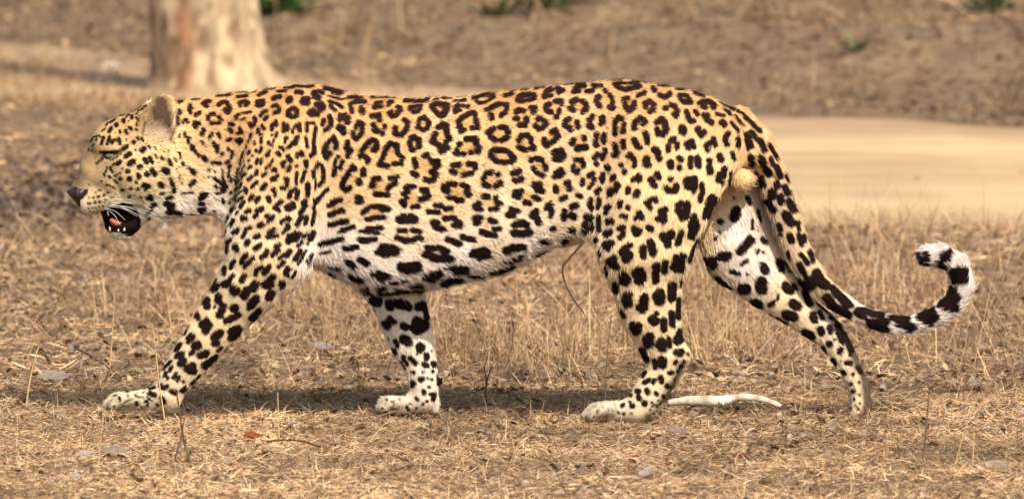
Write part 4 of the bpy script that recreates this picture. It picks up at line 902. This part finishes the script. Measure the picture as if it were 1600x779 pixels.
# tongue, lip and teeth inside the open mouth
Tp = spline([(*at(198, 350, .002), .006), (*at(188, 350, .0), .0066), (*at(179, 347, -.002), .0068), (*at(173, 341, -.003), .004)], 10)
V, F = tube(Tp[:, :3], Tp[:, 3], 12); V = V.copy(); V[:, 1] = (V[:, 1] + .004) * 1.5 - .004
V[:, 1] -= .010; link('tongue', mesh_np('tongue', V, F, True), M_tongue, leopard)
for s in (-1, 1):
    for (u, v, du, dv, r) in ((172, 360, -1, -6, 1.7), (185, 361, 0, -3.5, 1.6), (194, 360, 1, -4.5, 2.0), (168, 331, 2, 6, 1.5)):
        p = spline([at(u, v, s * .023), at(u + du * .4, v + dv * .6, s * .024), at(u + du, v + dv, s * .022)], 5)
        V, F = tube(p, np.linspace(r, .5, 5) / 800, 7); link('tooth', mesh_np('tooth', V, F, True), M_tooth, leopard)
for i, (u, v, e) in enumerate([(150, 310, (205, 318)), (156, 314, (222, 316)), (162, 318, (238, 322)), (166, 320, (246, 336)), (170, 318, (258, 348)), (160, 324, (196, 344)), (168, 322, (214, 338)), (164, 326, (188, 352)), (158, 320, (206, 330)), (172, 322, (226, 342))]):
    for s in (-1, 1):
        y0 = s * (.040 - .001 * (i % 3))
        a = at(u, v, y0); c = at(e[0], e[1], y0 + s * .05); m = at((u + e[0]) / 2 + 2, (v + e[1]) / 2 - 4, y0 + s * .035)
        V, F = tube(spline([a, m, c], 9), np.linspace(.0005, .00015, 9), 4)
        link('whisker', mesh_np('whisker', V, F, True), M_whisk, leopard)
# ------------------------------------------------------------------ tree behind the shoulder
def hit(u, v):
    """the point of the terrain itself at photograph position (u, v)"""
    y = np.linspace(-4, 45, 6000); P = np.array([at(u, v, 0.0), at(u, v, 1.0)]); X = P[0, 0] + (P[1, 0] - P[0, 0]) * y; Z = P[0, 2] + (P[1, 2] - P[0, 2]) * y
    i = int(np.argmax(Z < height(X, y))); return np.array((X[i], y[i], height(X[i], y[i])))
def gz(p): p = np.array(p, float); p[2] += float(height(p[0], p[1])); return p
M_bark = mat('pale_bark', lin((222, 184, 140)), .9, .15, col2=tuple(lin((170, 118, 84))), scale=5, bump=1.0)
def tree():
    g = hit(322, 148); bx, by = g[0], g[1]; sc_ = CAM_D + by; px = sc_ / FPX
    t = link('tree', None, label='pale barked tree trunk standing beside the track behind the leopard', cat='tree'); t.location = (bx, by, float(g[2]))
    zs = np.concatenate([np.linspace(-.1, 1.0, 60), np.linspace(1.0, 4.2, 50)[1:]]); nu = 64
    th = np.linspace(0, 2 * np.pi, nu, endpoint=False)
    TH, ZZ = np.meshgrid(th, zs)
    r = (84 * px) * (1 + .12 * np.exp(-np.maximum(ZZ, 0) / .06)) * (1 - .07 * ZZ)
    r = r * (1 + .62 * np.exp(-np.maximum(ZZ - .0, 0) / .085) * np.maximum(0, np.cos(TH + .15)) ** 5 * (.75 + .5 * vnoise(TH * 9, ZZ * 20, 31)))
    r = r * (1 + .05 * np.sin(3 * TH + ZZ * 2) + .035 * np.sin(5 * TH - ZZ * 3 + 1) + .05 * (vnoise(TH * 6, ZZ * 12, 5) - .5) + .03 * (vnoise(TH * 12, ZZ * 26, 8) - .5) + .05 * (vnoise(TH * 3, ZZ * 4, 6) - .5))
    X = r * np.cos(TH) - .05 * ZZ; Y = r * np.sin(TH)
    V = np.stack([X, Y, ZZ], -1).reshape(-1, 3)
    i = np.arange(len(zs) - 1)[:, None] * nu; j = np.arange(nu)[None]; k = (j + 1) % nu
    F = np.stack([i + j, i + k, i + nu + k, i + nu + j], -1).reshape(-1, 4)
    me = mesh_np('trunk', V, F, True)
    f2 = fbm(TH * 7, ZZ * 16, 15).ravel(); f3 = fbm(TH * 9 + 2, ZZ * 14, 18).ravel(); f4 = fbm(TH * 4, ZZ * 9, 23).ravel()
    st = np.exp(-((TH.ravel() - 4.42 + .25 * (vnoise(ZZ * 5, ZZ * 0, 4).ravel() - .5)) / .17) ** 2)        # strip of bare brown wood
    w = np.clip(st * 1.0 + np.clip((f4 - .56) * 6, 0, .6), 0, 1)[:, None]; w2 = np.clip((f2 - .5) * 4 + .5, 0, 1)[:, None]; w3 = np.clip((f3 - .58) * 8, 0, 1)[:, None]
    col = lin((204, 178, 142)) * (1 - w) + w * lin((150, 110, 80)); col = col * (1 - .65 * w3) + .65 * w3 * lin((128, 98, 76)); col = col * (.54 + .56 * w2)
    colour(me, 'bark', col)
    link('trunk', me, mat('trunk_bark', rough=.9, spec=.1, attr='bark', var=.25, scale=14, bump=.8), t)
    Vs, Fs, o = [], [], 0
    ends = []
    for a in (.3, 2.2, 3.9, 5.2):
        p = spline([(-.2, 0, 3.9), (-.2 + .5 * math.cos(a), .5 * math.sin(a), 4.7), (-.2 + 1.2 * math.cos(a), 1.2 * math.sin(a), 5.6), (-.2 + 1.7 * math.cos(a), 1.7 * math.sin(a), 6.6)], 12)
        V, F = tube(p, np.linspace(.10, .02, 12), 10); Vs.append(V); Fs += [f + o for f in F]; o += len(V); ends += list(p[5:])
    F4 = np.concatenate([f for f in Fs if f.shape[1] == 4]); F3 = np.concatenate([f for f in Fs if f.shape[1] == 3])
    link('limbs', mesh_np('limbs', np.concatenate(Vs), [F4, F3], True), M_bark, t)
    E = np.array(ends)[RNG.integers(0, len(ends), 5000)] + RNG.normal(0, .42, (5000, 3))
    a = RNG.normal(0, 1, (5000, 3)); b = RNG.normal(0, 1, (5000, 3)); a /= np.linalg.norm(a, axis=1)[:, None]; b = np.cross(a, b); b /= np.linalg.norm(b, axis=1)[:, None]
    V = np.stack([E - a * .07, E + b * .025, E + a * .07, E - b * .025], 1).reshape(-1, 3)
    me = mesh_np('crown', V, np.arange(20000).reshape(-1, 4)); colour(me, 'tint', np.repeat(palette(5000, [(92, 108, 52), (120, 120, 60), (78, 90, 46)], (2, 1, 2)), 4, 0))
    link('crown', me, M_leaf, t)
tree()

# ------------------------------------------------------------------ bone, twigs, stalks, leaves
M_bone = mat('weathered_bone', lin((226, 214, 192)), .75, .2, col2=tuple(lin((160, 142, 116))), scale=38, bump=.6)
def bone():
    Y = .10
    pts = [(1044, 629, 4.5), (1060, 627, 6.5), (1085, 625, 8), (1110, 626, 9), (1132, 625, 8.2), (1150, 621, 6.5), (1170, 620, 5.8), (1190, 623, 5.2), (1208, 629, 4.6), (1220, 634, 3.2)]
    P = np.array([(*at(u, v, Y - .05 * (i / 9)), r / 800) for i, (u, v, r) in enumerate(pts)])
    P = spline(P, 40)
    V, F = tube(P[:, :3], P[:, 3] * (1 + .06 * np.sin(np.arange(40) * 1.1)), 14)
    a, b = at(1126, 627, Y - .035), at(1131, 632, Y - .045)
    me = mesh_np('bone', V, F, True)
    o = link('bone', me, M_bone, label='curved white bone lying on the grass behind the hind paw', cat='bone')
    V, F = tube(spline([a, (a + b) / 2, b], 5), np.array((.0055, .005, .004, .003, .0015)), 8); link('knob', mesh_np('knob', V, F, True), M_bone, o)
bone()
M_twig = mat('grey_twig', lin((112, 90, 72)), .9, .1, col2=tuple(lin((78, 60, 48))), scale=60, bump=.4)
M_stalk = mat('straw_stalk', lin((204, 172, 122)), .75, .2, col2=tuple(lin((176, 140, 94))), scale=40)
def strand(name, pts, Y, r0, r1, m, label, cat, group=None, side=None, sides=6):
    """pts in photograph pixels at depth Y"""
    P = spline([at(u, v, Y + (k_ * .01)) for k_, (u, v) in enumerate(pts)], 6 * len(pts))
    V, F = tube(P, np.linspace(r0, r1, len(P)), sides)
    if side:
        V = [V]; FF = list(F); o = len(V[0])
        for q in side:
            p = spline([at(u, v, Y + .01) for u, v in q], 8); v2, f2 = tube(p, np.linspace(r0 * .7, r1, 8), sides)
            V.append(v2); FF += [f + o for f in f2]; o += len(v2)
        V = np.concatenate(V); F = [np.concatenate([f for f in FF if f.shape[1] == k_]) for k_ in (4, 3)]
    return link(name, mesh_np(name, V, F, True), m, label=label, cat=cat, group=group)
def dep(v):                                                       # depth of the level ground seen at height v
    return float(on_ground(800, v)[1])
S = 'single tall grass stalks'
for pts, lab in [([(40, 636), (52, 570), (75, 500), (100, 455), (132, 412)], 'tallest bent straw stalk left of the front paw'),
                 ([(170, 590), (175, 530), (179, 458)], 'straight thin straw stalk behind the front paw'),
                 ([(152, 752), (156, 700), (162, 645)], 'straw stalk rising in front of the toes of the front paw'),
                 ([(258, 660), (249, 600), (243, 545), (238, 505)], 'straw stalk rising against the wrist of the front leg'),
                 ([(436, 686), (435, 650), (434, 612)], 'short upright pale stalk in the shadow between the front legs'),
                 ([(945, 632), (948, 560), (955, 492)], 'pale stalk standing just ahead of the near hind paw'),
                 ([(1490, 735), (1505, 680), (1530, 612)], 'slanting straw stalk right of the far hind foot'),
                 ([(1518, 745), (1521, 700), (1522, 665)], 'upright straw stalk at the lower right, beside the slanting one'),
                 ([(700, 760), (712, 735), (724, 712)], 'slanting pale straw in the foreground below the far front paw'),
                 ([(1245, 330), (1252, 300), (1262, 262)], None),
                 ([(5, 410), (20, 380), (38, 346)], 'bleached stalk at the left edge below the jaw'),
                 ([(1566, 440), (1562, 400), (1560, 372)], 'bleached stem standing right of the tail tip'),
                 ([(1408, 470), (1404, 430), (1401, 396)], 'bleached stem standing inside the curl of the tail')]:
    if lab is None: lab = 'thin brown stem at the near edge of the track behind the rump'
    v0 = pts[0][1]; Y = dep(v0)
    strand('grass_stalk', pts, Y, .0016 * (CAM_D + Y) / CAM_D, .0006, M_stalk, lab, 'grass stalk', S)
strand('twig', [(312, 779), (300, 730), (288, 690), (280, 640), (276, 612)], dep(735), .0030, .0014, M_twig, 'forked dark twig standing in front of the raised wrist', 'twig', 'dark twigs', [[(272, 720), (281, 690), (288, 655)]])
strand('twig', [(115, 541), (150, 560), (178, 580), (205, 600)], dep(600), .0026, .0014, M_twig, 'thin dark twig leaning down towards the front paw', 'twig', 'dark twigs', [[(172, 576), (166, 590), (158, 600)]])
strand('twig', [(912, 378), (888, 405), (879, 420), (884, 445), (898, 470), (912, 488)], .9, .0024, .0015, M_twig, 'bent bare twig hanging below the flank', 'twig', 'dark twigs')
strand('twig', [(1484, 608), (1505, 607), (1525, 604), (1534, 600)], dep(612), .0055, .004, M_twig, 'short stout dark stick lying right of the tail', 'twig', 'dark twigs')
strand('twig', [(758, 632), (760, 600), (757, 572)], dep(634), .0022, .0012, M_twig, 'upright dark twig between the belly and the near hind paw', 'twig', 'dark twigs', [[(759, 600), (764, 585), (768, 574)]])
strand('twig', [(1345, 738), (1362, 722), (1372, 708)], dep(740), .0028, .0014, M_twig, 'small dark twig in the foreground under the far hind foot', 'twig', 'dark twigs')
strand('twig', [(1442, 720), (1448, 660), (1452, 600)], dep(724), .0018, .001, M_twig, 'thin upright reddish twig right of the far hind foot', 'twig', 'dark twigs')
strand('twig', [(415, 689), (440, 687), (470, 688), (500, 697), (545, 706)], dep(706), .0016, .0022, mat('red_twig', lin((96, 62, 44)), .85, .1, var=.4, scale=60), 'arched reddish brown twig lying beside the rust coloured leaf', 'twig', 'dark twigs')

def leaf(u, v, s, col, label, ang=0.0, lift=.02, curl=.25, asp=.5):
    g = hit(u, v); n, k_ = 9, 5
    t = np.linspace(-1, 1, n)[:, None]; q = np.linspace(-1, 1, k_)[None]
    wid = asp * np.sqrt(np.clip(1 - t ** 2, 0, 1)) * (1 - .25 * t)
    X, Yy = t + 0 * q, wid * q
    Z = curl * (X ** 2 * .5 + Yy ** 2 * 1.6) + .06 * np.sin(X * 5 + q * 2)
    P = np.stack([X, Yy, Z], -1).reshape(-1, 3) * s
    ca, sa = math.cos(ang), math.sin(ang); P = P @ np.array(((ca, sa, 0), (-sa, ca, 0), (0, 0, 1)))
    ti = .35; c_, s_ = math.cos(ti), math.sin(ti); P = P @ np.array(((1, 0, 0), (0, c_, s_), (0, -s_, c_)))
    P += g + np.array((0, 0, lift))
    i = np.arange(n - 1)[:, None] * k_; j = np.arange(k_ - 1)[None]
    F = np.stack([i + j, i + k_ + j, i + k_ + j + 1, i + j + 1], -1).reshape(-1, 4)
    o = link('dead_leaf', mesh_np('dead_leaf', P, F, True), mat('dead_leaf', lin(col) * .72, .8, .2, var=.35, scale=60, bump=.2), label=label, cat='leaf', group='large dead leaves')
    return o
leaf(396, 697, .019, (150, 72, 36), 'rust red curled dead leaf in the grass below the chest', .2, .016, .5, .7)
leaf(184, 722, .030, (160, 138, 124), 'wide grey dead leaf in the left foreground', .1)
leaf(134, 725, .020, (190, 172, 154), 'small pale grey leaf left of the wide grey one', .4)
leaf(120, 762, .018, (180, 166, 150), 'whitish leaf at the bottom left', -.2)
leaf(88, 603, .040, (164, 146, 130), 'big grey leaf behind the front paw', .1, .02, .15)
leaf(62, 632, .030, (184, 166, 142), 'pale flat leaf just left of the front paw', .1, .012, .1)
leaf(505, 556, .030, (176, 162, 150), 'grey leaf on the ground between the front legs', -.4)
leaf(1060, 690, .024, (160, 136, 122), 'curled mauve grey leaf under the near hind paw', 0)
leaf(1160, 728, .022, (120, 70, 50), 'dark reddish leaf in the right foreground', .5)
leaf(1345, 651, .018, (190, 174, 152), 'pale leaf under the toes of the far hind foot', .0, .012, .05, .25)
leaf(1560, 745, .040, (178, 152, 124), 'broad pale leaf at the bottom right corner', .2, .02, .1)
leaf(205, 520, .024, (120, 92, 72), 'dark brown leaf behind the near front leg', .3)
leaf(1010, 755, .024, (170, 154, 138), 'pale leaf at the bottom below the near hind paw', 1.2)

def sprout(u, v, s, n, label, col=(84, 100, 56)):
    g = hit(u, v); Vs, F = [], []
    for i in range(n):
        a = RNG.uniform(0, 6.28); e = RNG.uniform(.2, 1.2); d = np.array((math.cos(a) * math.cos(e), math.sin(a) * math.cos(e), math.sin(e)))
        sd_ = np.cross(d, (0, 0, 1)); sd_ /= np.linalg.norm(sd_); r = RNG.uniform(.1, .9) * s; c = g + d * r * np.array((1.6, 1, 1)); l = s * .32
        o = len(Vs) * 1
        Vs += [c - d * l, c + sd_ * l * .45, c + d * l, c - sd_ * l * .45]; F.append((o, o + 1, o + 2, o + 3))
    me = mesh_np('green_plant', np.array(Vs), [F]); colour(me, 'tint', np.repeat(palette(n, [col, tuple(c * .75 for c in col), (116, 118, 72)], (3, 2, 1), .25), 4, 0))
    o_ = link('green_plant', None, label=label, cat='plant', group='small green plants'); 
    link('leaves', me, M_leaf, o_)
    V, F2 = tube([g, g + (0.01, 0, s * .6)], (.004, .002), 5); link('stem', mesh_np('stem', V, F2, True), M_twig, o_)
sprout(848, 16, .16, 70, 'bright green plant on the bank above the middle of the back')
sprout(778, 26, .10, 30, 'small green plant left of the bright one on the bank')
sprout(1338, 80, .07, 26, 'small green sprout on the bank above the rump')
sprout(1560, 20, .13, 40, 'green plant at the upper right corner of the bank')
sprout(436, 22, .18, 60, 'dark green plant right of the tree trunk', (70, 100, 44))
sprout(760, 534, .045, 12, 'tiny green shoot in the grass under the belly')
def stone():
    g = hit(172, 112); V, F = ball(g + (0, 0, .012), .034, (1.1, .8, .6), 18, 12)
    V = V + .012 * (np.stack([vnoise(V[:, 0] * 30, V[:, 2] * 30, 3)] * 3, 1) - .5)
    link('stone', mesh_np('stone', V, F, True), mat('pale_stone', lin((176, 168, 152)), .9, .1, var=.25, scale=20, bump=.4), label='pale rounded stone on the sandy ground left of the trunk', cat='stone')
stone()
